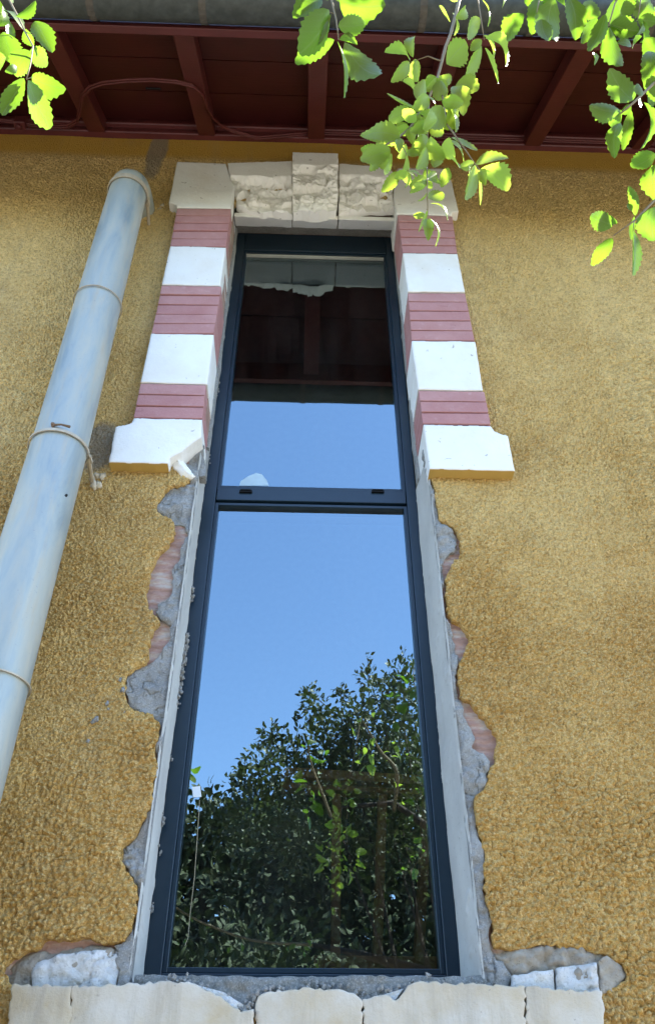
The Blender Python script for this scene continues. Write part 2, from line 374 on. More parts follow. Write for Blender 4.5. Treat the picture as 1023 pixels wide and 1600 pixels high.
m_stucco = mat_stucco(); m_stone = mat_stone('white_limestone'); m_impost = mat_impost()
m_lintel = mat_stone('broken_limestone', (0.86, 0.84, 0.79), 0.18, (0.68, 0.60, 0.48), 1.0)
m_sill = mat_stone_s = mat_stone('stained_limestone', (0.55, 0.50, 0.42), 0.8, (0.46, 0.36, 0.22), 0.7)
m_white = mat_rock('whitewashed_rubble', (0.52, 0.52, 0.50), (0.74, 0.74, 0.72), 20)
m_beige = mat_rock('exposed_beige_masonry', (0.28, 0.24, 0.19), (0.46, 0.42, 0.35), 16)
_t = m_sill.node_tree; _b = _t.nodes['Principled BSDF']; _src = _b.inputs['Base Color'].links[0].from_socket
_st = ramp(_t, noise(_t, coords(_t, (1, 1, 0.12)), 16, 6, 0.7), [(0.50, 0.0), (0.68, 0.6)]); _c = mix(_t, _st, _src, (0.34, 0.29, 0.22)); _t.links.new(_c, _b.inputs['Base Color'])
m_brick = mat_brick(); m_joint = mat_plain('red_joint', (0.17, 0.055, 0.06), 0.9, 0.2)
m_mortar = mat_mortar(); m_bed = mat_mortar('sill_bed_mortar', (0.17, 0.175, 0.165), (0.30, 0.305, 0.29), 1.0); m_cement = mat_cement_smooth(); m_raw = mat_rawbrick()
m_concrete = mat_mortar('lintel_concrete', (0.17, 0.155, 0.125), (0.28, 0.255, 0.21), 0.35)
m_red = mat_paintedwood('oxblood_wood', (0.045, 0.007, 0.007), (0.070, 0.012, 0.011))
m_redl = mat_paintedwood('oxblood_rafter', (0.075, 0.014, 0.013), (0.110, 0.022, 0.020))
m_zinc = mat_zinc(); m_gut = mat_plain('grimy_gutter_zinc', (0.055, 0.062, 0.06), 0.6, 0.4, 0.3, 0.7, 30, 0.3)
m_frame = mat_plain('anthracite_aluminium', (0.005, 0.017, 0.030), 0.36, 0.5, 0.0, 0.12, 30, 0.05)
m_black = mat_plain('black_gasket', (0.004, 0.004, 0.004), 0.6, 0.2)
m_glass = mat_glass(); m_leaf = mat_leaf(); m_bark = mat_rock('oak_bark', (0.05, 0.038, 0.028), (0.10, 0.08, 0.062), 40)
m_twig = mat_plain('young_twig', (0.22, 0.17, 0.10), 0.7, 0.3)

# ------------------------------------------------------------------ ground
def ground():
    n = 60; me = MB(); R = 400
    for (a, b2, c, d) in ((-R, R, -R, R),):
        me.add([(a, c, 0), (b2, c, 0), (b2, d, 0), (a, d, 0)], [(0, 1, 2, 3)])
    m, t, b = M('garden_soil_and_grass'); c = coords(t)
    col = ramp(t, noise(t, c, 1.3, 8, 0.65), [(0.35, (0.085, 0.07, 0.055)), (0.55, (0.055, 0.06, 0.03)), (0.75, (0.11, 0.105, 0.075))])
    base(t, b, col, 0.95, 0.1); bump(t, b, noise(t, c, 40, 6, 0.7), 0.8, 0.02)
    tag(me.build('ground', m), kind='structure')
ground()
mb = MB(); mb.box((-7, -5.2, -0.05), (7, -0.0, 0.06))  # unseen pale slab, added to bounce sunlight up onto the wall and lintel
tag(mb.build('bounce_floor', mat_plain('pale_bounce_floor', (0.20, 0.185, 0.165), 0.9, 0.2, 0.0, 0.3, 3, 0.3)), kind='structure')

# ------------------------------------------------------------------ house wall
wall = empty('house_wall', (0, 0.15, 0), 'ochre pebble-dashed house wall with torn render around the tall window', 'wall')
OXL, OXR = -0.352, 0.400
stL = [(297,752),(290,758),(265,762),(257,767),(253,776),(246,788),(245,800),(258,806),(270,815),(274,830),(265,847),(245,870),(234,892),(230,920),(230,950),(240,962),(250,972),(240,982),(235,1000),(232,1020),(228,1037),(210,1045),(199,1055),(195,1080),(200,1100),(215,1112),(240,1118),(249,1128),(249,1150),(242,1170),(247,1200),(240,1225),(237,1255),(220,1290),(212,1307),(192,1325),(190,1345),(202,1365),(215,1385),(215,1420),(207,1445),(195,1470),(170,1474),(140,1465),(110,1470),(75,1467),(55,1485),(20,1497),(4,1520),(12,1532),(30,1545)]
stR = [(672,742),(678,765),(684,800),(687,815),(709,825),(719,845),(719,865),(704,885),(697,900),(694,930),(699,960),(712,972),(727,985),(732,1005),(724,1020),(717,1035),(714,1065),(718,1087),(734,1095),(747,1112),(769,1137),(777,1160),(774,1185),(764,1203),(757,1230),(741,1245),(742,1270),(747,1300),(757,1345),(757,1400),(769,1440),(767,1460),(772,1480),(812,1484),(837,1478),(887,1480),(937,1490),(972,1505),(979,1525),(962,1542),(930,1552)]
hole = XZ(stL, 0)+XZ(stR[::-1], 0)
top = [(OXR+0.1, 3.52), (OXR+0.1, 5.06), (0.30, 5.20), (-0.28, 5.20), (OXL-0.1, 5.06), (OXL-0.1, 3.52)]
hole = ragged(XZ(stL, 0), 0.005, 0.01, 3, False)+[(-0.55, 1.93), (0.60, 1.93)]+ragged(XZ(stR[::-1], 0), 0.005, 0.01, 4, False)+top
def h_stucco(U, V, s):
    wx = U+0.007*fbm(U, V, 0.016, 2, 2); wz = V+0.006*fbm(U, V, 0.016, 5, 2)
    b1, b2, bid = worley(wx, wz, 0.0112, 1); f1, f2, rid = worley(wx+1.1, wz, 0.0080, 2)
    g1, g2, rid2 = worley(wx+3.3, wz+1.7, 0.0062, 4)
    big = np.clip((2.75-V)/0.8+0.25*U+1.6*fbm(U, V, 0.4, 5, 2), 0, 1)
    pb = np.clip(1-(b1/0.66)**2, 0, 1)*(0.5+0.7*bid)
    p = np.clip(1-(f1/0.72)**2, 0, 1)*(0.45+0.75*rid); p2 = np.clip(1-(g1/0.75)**2, 0, 1)*(0.3+0.7*rid2)
    patch = np.clip(0.5+1.2*fbm(U, V, 0.35, 3, 3), 0.25, 1.0)
    h = (0.0105*p*(1-big)+0.0125*pb*big)*(0.5+0.6*patch)+0.0050*p2*(1.25-patch)+0.004*fbm(U, V, 0.06, 1, 3)
    smooth = 1/(1+np.exp((V-5.545-0.02*vn(U, V, 0.15, 2))/0.012))
    h = h*(0.12+0.88*smooth)
    far = (np.abs(U) < 1.8) & (V > 1.65); h = np.where(far, h, 0)
    return h-0.004*np.exp(-s/0.006)+0.006*fbm(U, V, 0.5, 6, 2)
xs = np.concatenate([[-5, -4, -3, -2.2], grid(-1.8, -1.1, 0.005), grid(-1.1, 1.1, 0.0025)[1:], grid(1.1, 1.8, 0.005)[1:], [2.2, 3, 4, 5]])
zs = np.concatenate([[0.0, 0.8, 1.4], grid(1.7, 3.2, 0.0024), grid(3.2, 4.2, 0.0033)[1:], grid(4.2, 5.76, 0.0045)[1:]])
relief('render_coat', xs, zs, [], [hole], h_stucco, 0.0, 0.02, m_stucco, wall)
# brick core behind, a ring round the opening
mb = MB(); YB = 0.018; zt = 5.20; zb = 1.97
mb.box((-5, YB, 0), (OXL-0.006, 0.36, 5.9)); mb.box((OXR+0.006, YB, 0), (5, 0.36, 5.9))
mb.box((OXL-0.006, YB, 0), (OXR+0.006, 0.36, zb)); mb.box((OXL-0.006, YB, zt+0.02), (OXR+0.006, 0.36, 5.9))
mb.build('brick_core', m_raw, wall)
# mortar patches
def h_mortar(amp=0.006, sc=0.05, edge=0.006, er=0.01, seed=0, clod=0.004):
    def f(U, V, s):
        f1, f2, r = worley(U+0.01*fbm(U, V, 0.05, seed, 2), V, 0.022, seed)
        tr = np.clip(fbm(U, V, 0.11, seed+1, 3)*2.0, 0, 1)
        cr = np.abs(fbm(U, V*0.8, 0.035, seed+3, 5)); zone = np.clip(fbm(U, V, 0.09, seed+4, 3)*3+0.35, 0, 1)
        pit = np.clip(1-cr/0.05, 0, 1)*zone
        return -0.006*pit+amp*1.5*fbm(U, V, sc, seed, 6)+clod*1.6*np.clip(1-f1*1.3, 0, 1)*tr*2-edge*np.exp(-s/er)
    return f
moL = [(330,700),(318,690),(297,735),(297,752),(290,758),(265,762),(257,767),(253,776),(246,788),(245,800),(258,806),(270,815),(287,818),(293,835),(284,850),(281,870),(268,890),(270,915),(262,935),(246,942),(243,955),(254,968),(268,975),(264,1000),(245,1025),(228,1037),(210,1045),(199,1055),(195,1080),(200,1100),(215,1112),(240,1118),(249,1128),(249,1150),(242,1170),(247,1200),(240,1225),(237,1255),(220,1290),(212,1307),(192,1325),(190,1345),(202,1365),(215,1385),(215,1420),(207,1445),(195,1470),(178,1476),(180,1500),(188,1515),(182,1545)]
pl = ragged(XZ(moL, 0), 0.004, 0.01, 8, False)+[(OXL, 1.95), (OXL, 3.6)]
relief('mortar_patch', grid(-0.62, -0.33, 0.0021), grid(1.93, 3.62, 0.0021), [pl], [], h_mortar(0.010, 0.05, 0.004, 0.008, 0), 0.006, 0.02, m_mortar, wall)
moR = [(660,700),(668,745),(678,765),(684,800),(687,815),(705,824),(715,840),(711,858),(700,866),(690,880),(693,900),(691,930),(696,960),(706,985),(711,1010),(716,1022),(714,1040),(711,1065),(715,1087),(722,1100),(726,1120),(738,1140),(742,1155),(737,1168),(755,1176),(765,1190),(764,1203),(757,1230),(741,1245),(742,1270),(747,1300),(757,1345),(757,1400),(769,1440),(763,1460),(772,1490),(790,1512),(800,1525),(795,1545)]
pr = [(OXR, 3.6)]+ragged(XZ(moR, 0), 0.004, 0.01, 9, False)+[(OXR, 1.95)]
relief('mortar_patch', grid(0.38, 0.60, 0.0021), grid(1.93, 3.62, 0.0021), [pr], [], h_mortar(0.010, 0.045, 0.003, 0.008, 3), 0.004, 0.022, m_mortar, wall)
# whitish hacked masonry either side above the sill
ex = ragged(XZ([(60,1488),(115,1480),(188,1478),(192,1548),(10,1548),(0,1520),(22,1500)], 0.01), 0.004, 0.012, 12)
relief('hacked_masonry', grid(-0.66, -0.33, 0.003), grid(1.9, 2.1, 0.003), [ex], [], h_mortar(0.016, 0.06, 0.006, 0.01, 2), 0.012, 0.02, m_beige, wall)
ex = ragged(XZ([(50,1508),(95,1490),(150,1484),(182,1490),(186,1520),(180,1548),(52,1548)], 0.0), 0.004, 0.012, 13)
relief('hacked_masonry', grid(-0.62, -0.35, 0.003), grid(1.9, 2.08, 0.003), [ex], [], h_mortar(0.010, 0.05, 0.008, 0.014, 5), -0.004, 0.02, m_white, wall)
ex = ragged(XZ([(760,1478),(812,1480),(887,1476),(940,1486),(978,1506),(984,1528),(960,1552),(780,1552)], 0.01), 0.004, 0.012, 14)
relief('hacked_masonry', grid(0.40, 0.72, 0.003), grid(1.9, 2.12, 0.003), [ex], [], h_mortar(0.018, 0.06, 0.006, 0.01, 4), 0.012, 0.02, m_beige, wall)
for k, pts in enumerate(([(800,1523),(864,1514),(866,1553),(800,1553)], [(869,1512),(931,1503),(936,1553),(871,1553)], [(934,1502),(948,1492),(974,1508),(978,1526),(958,1550),(939,1553)])):
    p = ragged(XZ(pts, -0.01), 0.002, 0.01, 15+k)
    relief('hacked_masonry', grid(0.40, 0.72, 0.003), grid(1.9, 2.12, 0.003), [p], [], h_mortar(0.006, 0.04, 0.006, 0.008, 6+k), -0.012+0.006*(k == 2), 0.02, m_white if k < 2 else m_beige, wall)
# smooth cement reveals
def h_rev(seed, rim=0.0):
    def f(U, V, s): return 0.0035*fbm(U, V, 0.10, seed, 5)+0.003*np.clip(fbm(U, V, 0.03, seed+2, 3)*3-1.0, 0, 1)-0.004*np.exp(-s/0.004)
    return f
us = grid(-0.004, 0.20, 0.004)
rect = lambda a, b, c, d: [(a, c), (b, c), (b, d), (a, d)]
relief('cement_reveal', us, grid(1.96, 3.56, 0.004), [rect(0.0, 0.166, 1.965, 3.555)], [], h_rev(1), 0, 0.004, m_cement, wall, mapf=lambda u, v, h: np.stack([OXL+h, u, v], 1))
relief('cement_reveal', us, grid(1.96, 3.56, 0.004), [rect(0.0, 0.166, 1.965, 3.555)], [], h_rev(4), 0, 0.004, m_cement, wall, mapf=lambda u, v, h: np.stack([OXR-h-0.020*np.clip(u, 0, 1)/0.166, u, v], 1))
relief('cement_reveal', us, grid(3.55, 5.185, 0.004), [ragged(rect(0.118, 0.166, 3.56, 5.175), 0.004, 0.02, 5)], [], h_rev(2), 0, 0.01, m_mortar, wall, mapf=lambda u, v, h: np.stack([OXL+0.004+h, u, v], 1))
relief('cement_reveal', us, grid(3.55, 5.185, 0.004), [ragged(rect(0.112, 0.166, 3.56, 5.175), 0.004, 0.02, 6)], [], h_rev(3), 0, 0.01, m_mortar, wall, mapf=lambda u, v, h: np.stack([OXR-0.016-h, u, v], 1))
# concrete lintel soffit rising to the frame
def lmap(u, v, h): return np.stack([u, v, 5.068+(v-0.02)*0.76-h], 1)
relief('concrete_lintel', grid(-0.38, 0.43, 0.005), grid(0.095, 0.17, 0.004), [rect(-0.37, 0.42, 0.103, 0.164)], [],
       lambda U, V, s: 0.004*fbm(U, V, 0.05, 3, 5)+0.012*np.clip(fbm(U, V*0.5, 0.05, 5, 3)*3, 0, 1)*np.exp(-np.maximum(V-0.0, 0)/0.02), 0, 0.03, m_concrete, wall, mapf=lmap)
# rough mortar bed under the window
bed = ragged(XZ([(212,1524),(300,1523),(420,1526),(560,1525),(700,1526),(760,1521),(770,1600),(205,1600)], 0.0), 0.002, 0.012, 21)
relief('sill_mortar_bed', grid(-0.37, 0.43, 0.0025), grid(1.88, 2.01, 0.0025), [bed], [],
       lambda U, V, s: 0.014*fbm(U, V, 0.05, 2, 5)+0.007*np.clip(1-worley(U, V, 0.026, 2)[0]*1.4, 0, 1)*np.clip(fbm(U, V, 0.08, 4, 2)*4+0.3, 0, 1)-0.006*np.exp(-s/0.006), -0.004, 0.18, m_bed, wall)
# crumbs of mortar clinging to the left reveal's edge
mb = MB()
def lump(mb, c, r, seed):
    q = random.Random(seed); n1, n2 = 7, 5; vs = []; fs = []
    for i in range(n2+1):
        th = math.pi*i/n2
        for k in range(n1):
            ph = 2*math.pi*k/n1; rr = r*q.uniform(0.7, 1.25)
            rr *= q.uniform(0.75, 1.3); vs.append((c[0]+rr*math.sin(th)*math.cos(ph)*0.9, c[1]+rr*math.sin(th)*math.sin(ph)*0.9, c[2]+rr*math.cos(th)*1.1))
    for i in range(n2):
        for k in range(n1): k2 = (k+1) % n1; fs.append((i*n1+k, i*n1+k2, (i+1)*n1+k2, (i+1)*n1+k))
    mb.add(vs, fs)
for k, (px, py, r) in enumerate([(305,930,7),(303,938,6),(299,998,7),(300,1008,6),(296,1015,8),(298,1022,6),(293,1030,6),(292,1045,5),(291,1060,6),(289,1075,6),(287,1088,5),(285,1100,4),(273,1190,3),(264,1275,5),(262,1285,4),(256,1330,3),(250,1420,4),(339,605,4),(337,618,3),(322,720,3)]):
    for q in range(6):
        p = at(px+rnd.uniform(-3, 3), py+rnd.uniform(-8, 8), 0.155)
        lump(mb, (OXL+rnd.uniform(-.002, .008), 0.150+rnd.uniform(-.012, .012), p[2]), r*0.0011*rnd.uniform(.4, 1.1), k*6+q)
mb.build('mortar_crumbs', m_mortar, wall, smooth=True)
# specks of mortar stuck on the ochre render
mb = MB()
for k, (px, py, r) in enumerate([(188,1062,4),(192,1078,5),(168,1099,4),(150,1124,6),(145,1128,4),(138,1158,4),(170,1108,3),(196,1113,3)]):
    p = at(px, py, -0.006); lump(mb, (p[0], p[1], p[2]), r*0.0013, 90+k)
mb.build('mortar_specks', m_mortar, wall, smooth=True)
# room behind the pane
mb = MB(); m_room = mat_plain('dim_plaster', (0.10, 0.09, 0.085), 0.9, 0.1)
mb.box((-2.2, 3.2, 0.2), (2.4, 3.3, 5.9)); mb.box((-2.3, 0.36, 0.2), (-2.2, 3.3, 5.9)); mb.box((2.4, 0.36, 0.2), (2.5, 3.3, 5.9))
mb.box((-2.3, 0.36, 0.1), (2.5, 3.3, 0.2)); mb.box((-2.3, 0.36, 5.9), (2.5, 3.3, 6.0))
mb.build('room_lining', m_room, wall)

# ------------------------------------------------------------------ stone and brick surround
sur = empty('window_surround', (0.02, 0, 3.5), 'white limestone and pink brick banded surround around the window head', 'window surround')
YS = -0.05
def stone(name, px, Y, mat, hf=None, thick=0.19, rag=0.0008, seed=1, st=0.004, parent=sur):
    p = XZ(px, Y)
    if rag: p = ragged(p, rag, 0.008 if name == 'sill_slab' else 0.02, seed)
    a = np.array(p); hf = hf or (lambda U, V, s: 0.0015*fbm(U, V, 0.06, seed, 4)-0.0035*np.exp(-s/0.003))
    return relief(name, grid(a[:, 0].min()-0.008, a[:, 0].max()+0.008, st), grid(a[:, 1].min()-0.008, a[:, 1].max()+0.008, st), [p], [], hf, Y, thick, mat, parent)
stone('stone_block', [(277,252),(353,255),(361,280),(367,290),(361,325),(276,324),(275,320),(270,317),(264,316)], YS, m_stone, seed=2)
stone('stone_block', [(617,270),(622,262),(700,263),(716,330),(706,331),(704,336),(619,334),(615,300)], YS, m_stone, seed=3)
stone('stone_block', [(266,384),(353,386),(344,446),(253,444)], YS, m_stone, seed=4)
stone('stone_block', [(236,521),(334,522),(324,600),(220,597)], YS, m_stone, seed=5)
stone('stone_block', [(629,395),(714,396),(726,456),(637,455)], YS, m_stone, seed=6)
stone('stone_block', [(643,532),(742,533),(754,610),(653,608)], YS, m_stone, seed=7)
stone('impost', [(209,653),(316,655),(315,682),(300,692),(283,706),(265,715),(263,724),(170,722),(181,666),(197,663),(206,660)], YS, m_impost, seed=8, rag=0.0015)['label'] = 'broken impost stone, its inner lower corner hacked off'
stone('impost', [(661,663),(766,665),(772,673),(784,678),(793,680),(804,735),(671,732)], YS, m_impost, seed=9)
# broken stub inside the hacked left impost
p = ragged(XZ([(264,713),(278,706),(286,714),(296,728),(305,740),(300,743),(285,741),(272,730)], -0.02), 0.002, 0.01, 31)
relief('stone_stub', grid(-0.50, -0.34, 0.0025), grid(3.42, 3.62, 0.0025), [p], [], lambda U, V, s: 0.012*fbm(U, V, 0.04, 4, 4)+0.02*np.minimum(s/0.02, 1), -0.005, 0.03, m_lintel, sur)
p = ragged(XZ([(316,683),(300,692),(283,706),(286,714),(298,735),(312,742),(322,742)], 0.0), 0.002, 0.01, 33)
relief('stone_stub', grid(-0.50, -0.33, 0.0025), grid(3.40, 3.68, 0.0025), [p], [], lambda U, V, s: 0.018*fbm(U, V, 0.05, 2, 5), 0.012, 0.03, m_mortar, sur)
def band(pl, pr, n, name):
    # pl: two left px (top,bottom), pr: two right px, at the front plane
    TL, BL, TR, BR = [at(x, y, YS) for x, y in (pl[0], pl[1], pr[0], pr[1])]
    mb = MB(); jb = MB()
    for k in range(n):
        a, b2 = k/n, (k+1)/n; g = 0.0035/((TL[2]-BL[2]))
        a2, b3 = a+g, b2-g*0.4; yo = YS+rnd.uniform(-0.002, 0.003)
        tl = TL+(BL-TL)*a2; bl = TL+(BL-TL)*b3; tr = TR+(BR-TR)*a2; br = TR+(BR-TR)*b3
        f = [(bl[0], yo, bl[2]), (br[0], yo, br[2]), (tr[0], yo, tr[2]), (tl[0], yo+0.002, tl[2])]
        mb.hexa(f, [(v[0], 0.122, v[2]) for v in f])
    i = 0.006
    f = [(BL[0]+i, YS+0.007, BL[2]+0.001), (BR[0]-i, YS+0.007, BR[2]+0.001), (TR[0]-i, YS+0.007, TR[2]-0.001), (TL[0]+i, YS+0.007, TL[2]-0.001)]
    jb.hexa(f, [(v[0], 0.12, v[2]) for v in f])
    o = mb.build('brick_band', m_brick, sur, bevel=0.0022); j = jb.build('joint', m_joint, o)
band([(277,325),(266,384)], [(361,326),(353,385)], 5, 'b1')
band([(253,445),(237,521)], [(346,447),(334,521)], 5, 'b2')
band([(220,598),(209,652)], [(322,601),(316,654)], 3, 'b3')
band([(621,335),(629,394)], [(706,338),(714,395)], 5, 'b4')
band([(637,456),(643,531)], [(726,457),(741,532)], 5, 'b5')
band([(654,609),(660,662)], [(756,611),(766,663)], 3, 'b6')
# lintel stones with hacked faces
def h_lin(zbreak, seed, deep=0.05, rough=0.020):
    def f(U, V, s):
        e = zbreak+0.018*fbm(U, V*0.3, 0.07, seed, 3)
        t = np.clip((e-V)/0.03, 0, 1); 
        n = fbm(U, V, 0.085, seed, 6); n = (0.35-np.abs(n)*1.5)+n*0.5; w1, w2, wi = worley(U+0.02*fbm(U, V, 0.05, seed+3, 3), V, 0.06, seed); n = n+(wi-0.5)*0.9*np.clip((w2-w1)*5, 0, 1)
        return 0.001*fbm(U, V, 0.05, seed, 3)-t*(deep*0.30+(e-V)*0.12)+t*rough*1.5*n-0.003*np.exp(-s/0.003)
    return lambda U, V, s: np.maximum(f(U, V, s), -0.052)
za = at(410, 274, YS)[2]
stone('lintel_stone', [(356,254),(456,251),(457,321),(440,321),(425,318),(410,320),(395,317),(380,313),(369,308),(367,290),(361,280)], YS, m_lintel, h_lin(za, 1), thick=0.07, rag=0.0025, seed=11, st=0.0025)
zk = at(490, 258, YS-0.02)[2]
stone('keystone', [(457,237),(528,239),(528,300),(526,312),(512,314),(500,317),(485,317),(472,314),(458,315)], YS-0.025, m_lintel, h_lin(zk, 4, 0.045, 0.026), thick=0.095, rag=0.0025, seed=12, st=0.0025)
zc = at(570, 273, YS)[2]
stone('lintel_stone', [(530,255),(606,260),(616,272),(614,300),(616,314),(600,315),(580,314),(560,317),(545,317),(530,319)], YS, m_lintel, h_lin(zc, 6, 0.05, 0.022), thick=0.07, rag=0.0025, seed=13, st=0.0025)

xj1, xj2 = at(457, 300, YS)[0], at(529, 300, YS)[0]
for k, (xa_, xb_) in enumerate(((-0.352, xj1-0.002), (xj1+0.002, xj2-0.002), (xj2+0.002, 0.395))):
    relief('stone_soffit', grid(xa_-0.01, xb_+0.01, 0.004), grid(0.005, 0.115, 0.003), [ragged(rect(xa_, xb_, 0.012, 0.100), 0.002, 0.02, 50+k)], [],
           lambda U, V, s: 0.004*fbm(U, V, 0.07, k, 5)-0.003*np.exp(-s/0.003), 0, 0.03, m_lintel, sur, mapf=lambda u, v, h: np.stack([u, v, 5.064+(v-0.02)*0.76-h], 1))
# ------------------------------------------------------------------ sill
sill = empty('window_sill', (0.02, 0, 1.75), 'chipped stained limestone sill slabs below the window', 'window sill')
YI = -0.03
def slab(px, seed, hf=None, Y=YI): 
    return stone('sill_slab', px, Y, m_sill, hf or (lambda U, V, s: 0.0025*fbm(U, V, 0.07, seed, 4)-0.0012*np.exp(-s/0.0015)), 0.06, 0.0035, seed, 0.003, sill)
slab([(20,1538),(112,1540),(109,1700),(2,1700)], 1)
slab([(112.4,1541),(150,1540),(215,1536),(270,1534),(300,1536),(322,1548),(345,1556),(360,1570),(376,1581),(390,1578),(396,1576),(397,1700),(109.5,1700)], 2)
def h3(U, V, s):
    xc = at(485, 1580, YI)[0]
    return 0.002*fbm(U, V, 0.07, 5, 4)-0.0012*np.exp(-s/0.0015)-0.10*np.maximum(xc-U, 0)
slab([(399,1566),(403,1555),(418,1548),(460,1545),(485,1543),(520,1546),(545,1551),(558,1556),(565,1562),(566,1700),(399,1700)], 3, h3)
slab([(567,1560),(585,1556),(600,1554),(618,1563),(632,1548),(645,1536),(662,1533),(700,1536),(750,1537),(819,1541),(823,1700),(568,1700)], 4)
slab([(821,1541),(880,1546),(940,1549),(952,1700),(825,1700)], 5)
for px in ([(590,1558),(605,1552),(630,1545),(620,1560),(608,1572),(592,1566)], [(300,1537),(325,1544),(350,1550),(385,1572),(390,1585),(360,1574),(340,1558)]):
    stone('sill_chip', px, YI+0.012, m_white, lambda U, V, s: 0.010*fbm(U, V, 0.03, 3, 4), 0.03, 0.002, 41, 0.0025, sill)
mb = MB(); q = random.Random(77)
edge = [(215,1536),(270,1533),(310,1540),(350,1556),(378,1578),(395,1574),(405,1556),(430,1548),(485,1543),(545,1550),(566,1560),(600,1553),(630,1545),(650,1535),(760,1537)]
for i in range(150):
    k = q.randrange(len(edge)-1); u = q.random(); x = edge[k][0]*(1-u)+edge[k+1][0]*u; y = edge[k][1]*(1-u)+edge[k+1][1]*u
    p = at(x+q.gauss(0, 3), y-abs(q.gauss(0, 5)), -0.012); lump(mb, (p[0], p[1]+q.uniform(-.006, .010), p[2]), q.uniform(.0015, .0055), 400+i)
mb.build('mortar_rubble', m_mortar, wall, smooth=False)
# lower courses under the sill slabs, below the picture
mb = MB(); mb.box((-0.60, -0.028, 1.25), (0.66, 0.015, 1.66)); mb.build('sill_apron', m_sill, sill, bevel=0.004)

# ------------------------------------------------------------------ window
win = empty('window', (0.02, 0.17, 2.0), 'tall dark grey aluminium window with a fixed lower pane and upper sash', 'window')
wl, wr, wb, wt = OXL-0.003, OXR-0.016, 1.985, 5.175
YF = 0.165
gl_, gr_ = -0.300, 0.337; ztr1 = at(490, 763, YF)[2]; ztr0 = at(490, 785, YF)[2]; ztop = 5.015
mb = MB()
mb.box((wl, YF, wb), (gl_-0.012, YF+0.075, wt)); mb.box((gr_+0.012, YF, wb), (wr, YF+0.075, wt))
mb.box((gl_-0.012, YF, 5.035), (gr_+0.012, YF+0.075, wt)); mb.box((gl_-0.012, YF, wb), (gr_+0.012, YF+0.075, wb+0.05))
mb.build('frame', m_frame, win, bevel=0.002)
mb = MB()   # glazing beads, a step inside the frame
def beads(z0, z1, y0, w=0.012):
    mb.box((gl_-0.012, y0, z0), (gl_-0.012+w, YF+0.06, z1)); mb.box((gr_+0.012-w, y0, z0), (gr_+0.012, YF+0.06, z1))
    mb.box((gl_-0.012+w, y0, z1-w), (gr_+0.012-w, YF+0.06, z1)); mb.box((gl_-0.012+w, y0, z0), (gr_+0.012-w, YF+0.06, z0+w))
beads(ztr1, 5.033, YF+0.008); beads(wb+0.052, ztr0-0.002, YF+0.008)
mb.build('glazing_bead', m_frame, win, bevel=0.0015)
mb = MB(); mb.box((gl_-0.010, YF+0.003, ztr0+0.006), (gr_+0.010, YF+0.07, ztr1-0.001)); mb.build('transom', m_frame, win, bevel=0.002)
mb = MB(); mb.box((gl_-0.010, YF+0.022, ztr0-0.001), (gr_+0.010, YF+0.06, ztr0+0.006)); mb.build('gasket', m_black, win)
for px in (384, 590):
    c = at(px, 768, YF); w_ = 0.022
    mb = MB(); mb.box((c[0]-w_, YF-0.004, c[2]-0.005), (c[0]+w_, YF+0.003, c[2]+0.005)); mb.box((c[0]-w_*0.8, YF-0.007, c[2]+0.001), (c[0]+w_*0.8, YF-0.004, c[2]+0.006))
    mb.build('drain_cover', m_black, win, bevel=0.001)
mb = MB(); mb.box((gl_-0.001, YF+0.010, ztop-0.006), (gr_+0.001, YF+0.024, ztop+0.002))
mb.build('top_seal', mat_plain('grey_seal', (0.34, 0.33, 0.29), 0.6), win, bevel=0.001)
for nm, z0, z1 in (('a', wb+0.06, ztr0-0.01), ('b', ztr1+0.01, 5.03)):
    mb = MB(); mb.add([(gl_-0.004, YG, z0), (gr_+0.004, YG, z0), (gr_+0.004, YG, z1), (gl_-0.004, YG, z1)], [(0, 1, 2, 3)]); g = mb.build('glass_pane', m_glass, win)
# inner leaf of the frame seen dimly, stickers on the panes
m_stk = mat_plain('white_sticker', (0.70, 0.76, 0.80), 0.6)
mb = MB(); q = [at(x, y, YG-0.001) for x, y in ((302,1246),(300,1230),(313,1228),(315,1245))]; mb.add(q, [(0, 3, 2, 1)]); mb.build('sticker', m_stk, win)
q = [at(x, y, YG-0.001) for x, y in ((374,759),(376,752),(388,744),(400,739),(409,741),(417,751),(420,759))]
mb = MB(); mb.add(q, [tuple(range(len(q)-1, -1, -1))]); mb.build('sticker', mat_plain('translucent_sticker', (0.42, 0.55, 0.62), 0.5), win)
mb = MB(); mb.tube([at(x, y, YG-0.004) for x, y in ((312,1250),(309,1300),(304,1370),(297,1430),(294,1465),(289,1478))], 0.0008, 5); mb.build('loose_thread', mat_plain('pale_string', (0.35, 0.30, 0.20), 0.8), win)

# timbers inside the room
tim = empty('timber_frame', (0.3, 1.3, 2.0), 'brown timber studwork seen dimly behind the lower pane', 'timber frame')
m_tim = mat_plain('bare_timber', (0.36, 0.18, 0.07), 0.7, 0.3, 0.0, 0.5, 12)
def strip(px0, px1, w, Y, name):
    a = at(*px0, Y); b2 = at(*px1, Y); d = (b2-a); d /= np.linalg.norm(d); n = np.array([d[2], 0, -d[0]])*w/2
    f = [a-n, b2-n, b2+n, a+n]; mb = MB(); mb.hexa([tuple(v) for v in f], [(v[0], v[1]+0.06, v[2]) for v in f])
    mb.build(name, m_tim, tim, bevel=0.003)
Yt = 0.8
strip((440,1205),(720,1222), 0.035, Yt, 'rail'); strip((440,1226),(720,1240), 0.02, Yt+0.03, 'rail')
strip((526,1240),(524,1560), 0.03, Yt+0.01, 'stud'); strip((598,1240),(588,1560), 0.03, Yt+0.01, 'stud'); strip((668,1240),(652,1560), 0.03, Yt+0.01, 'stud')
strip((490,1507),(720,1509), 0.05, Yt-0.1, 'rail')

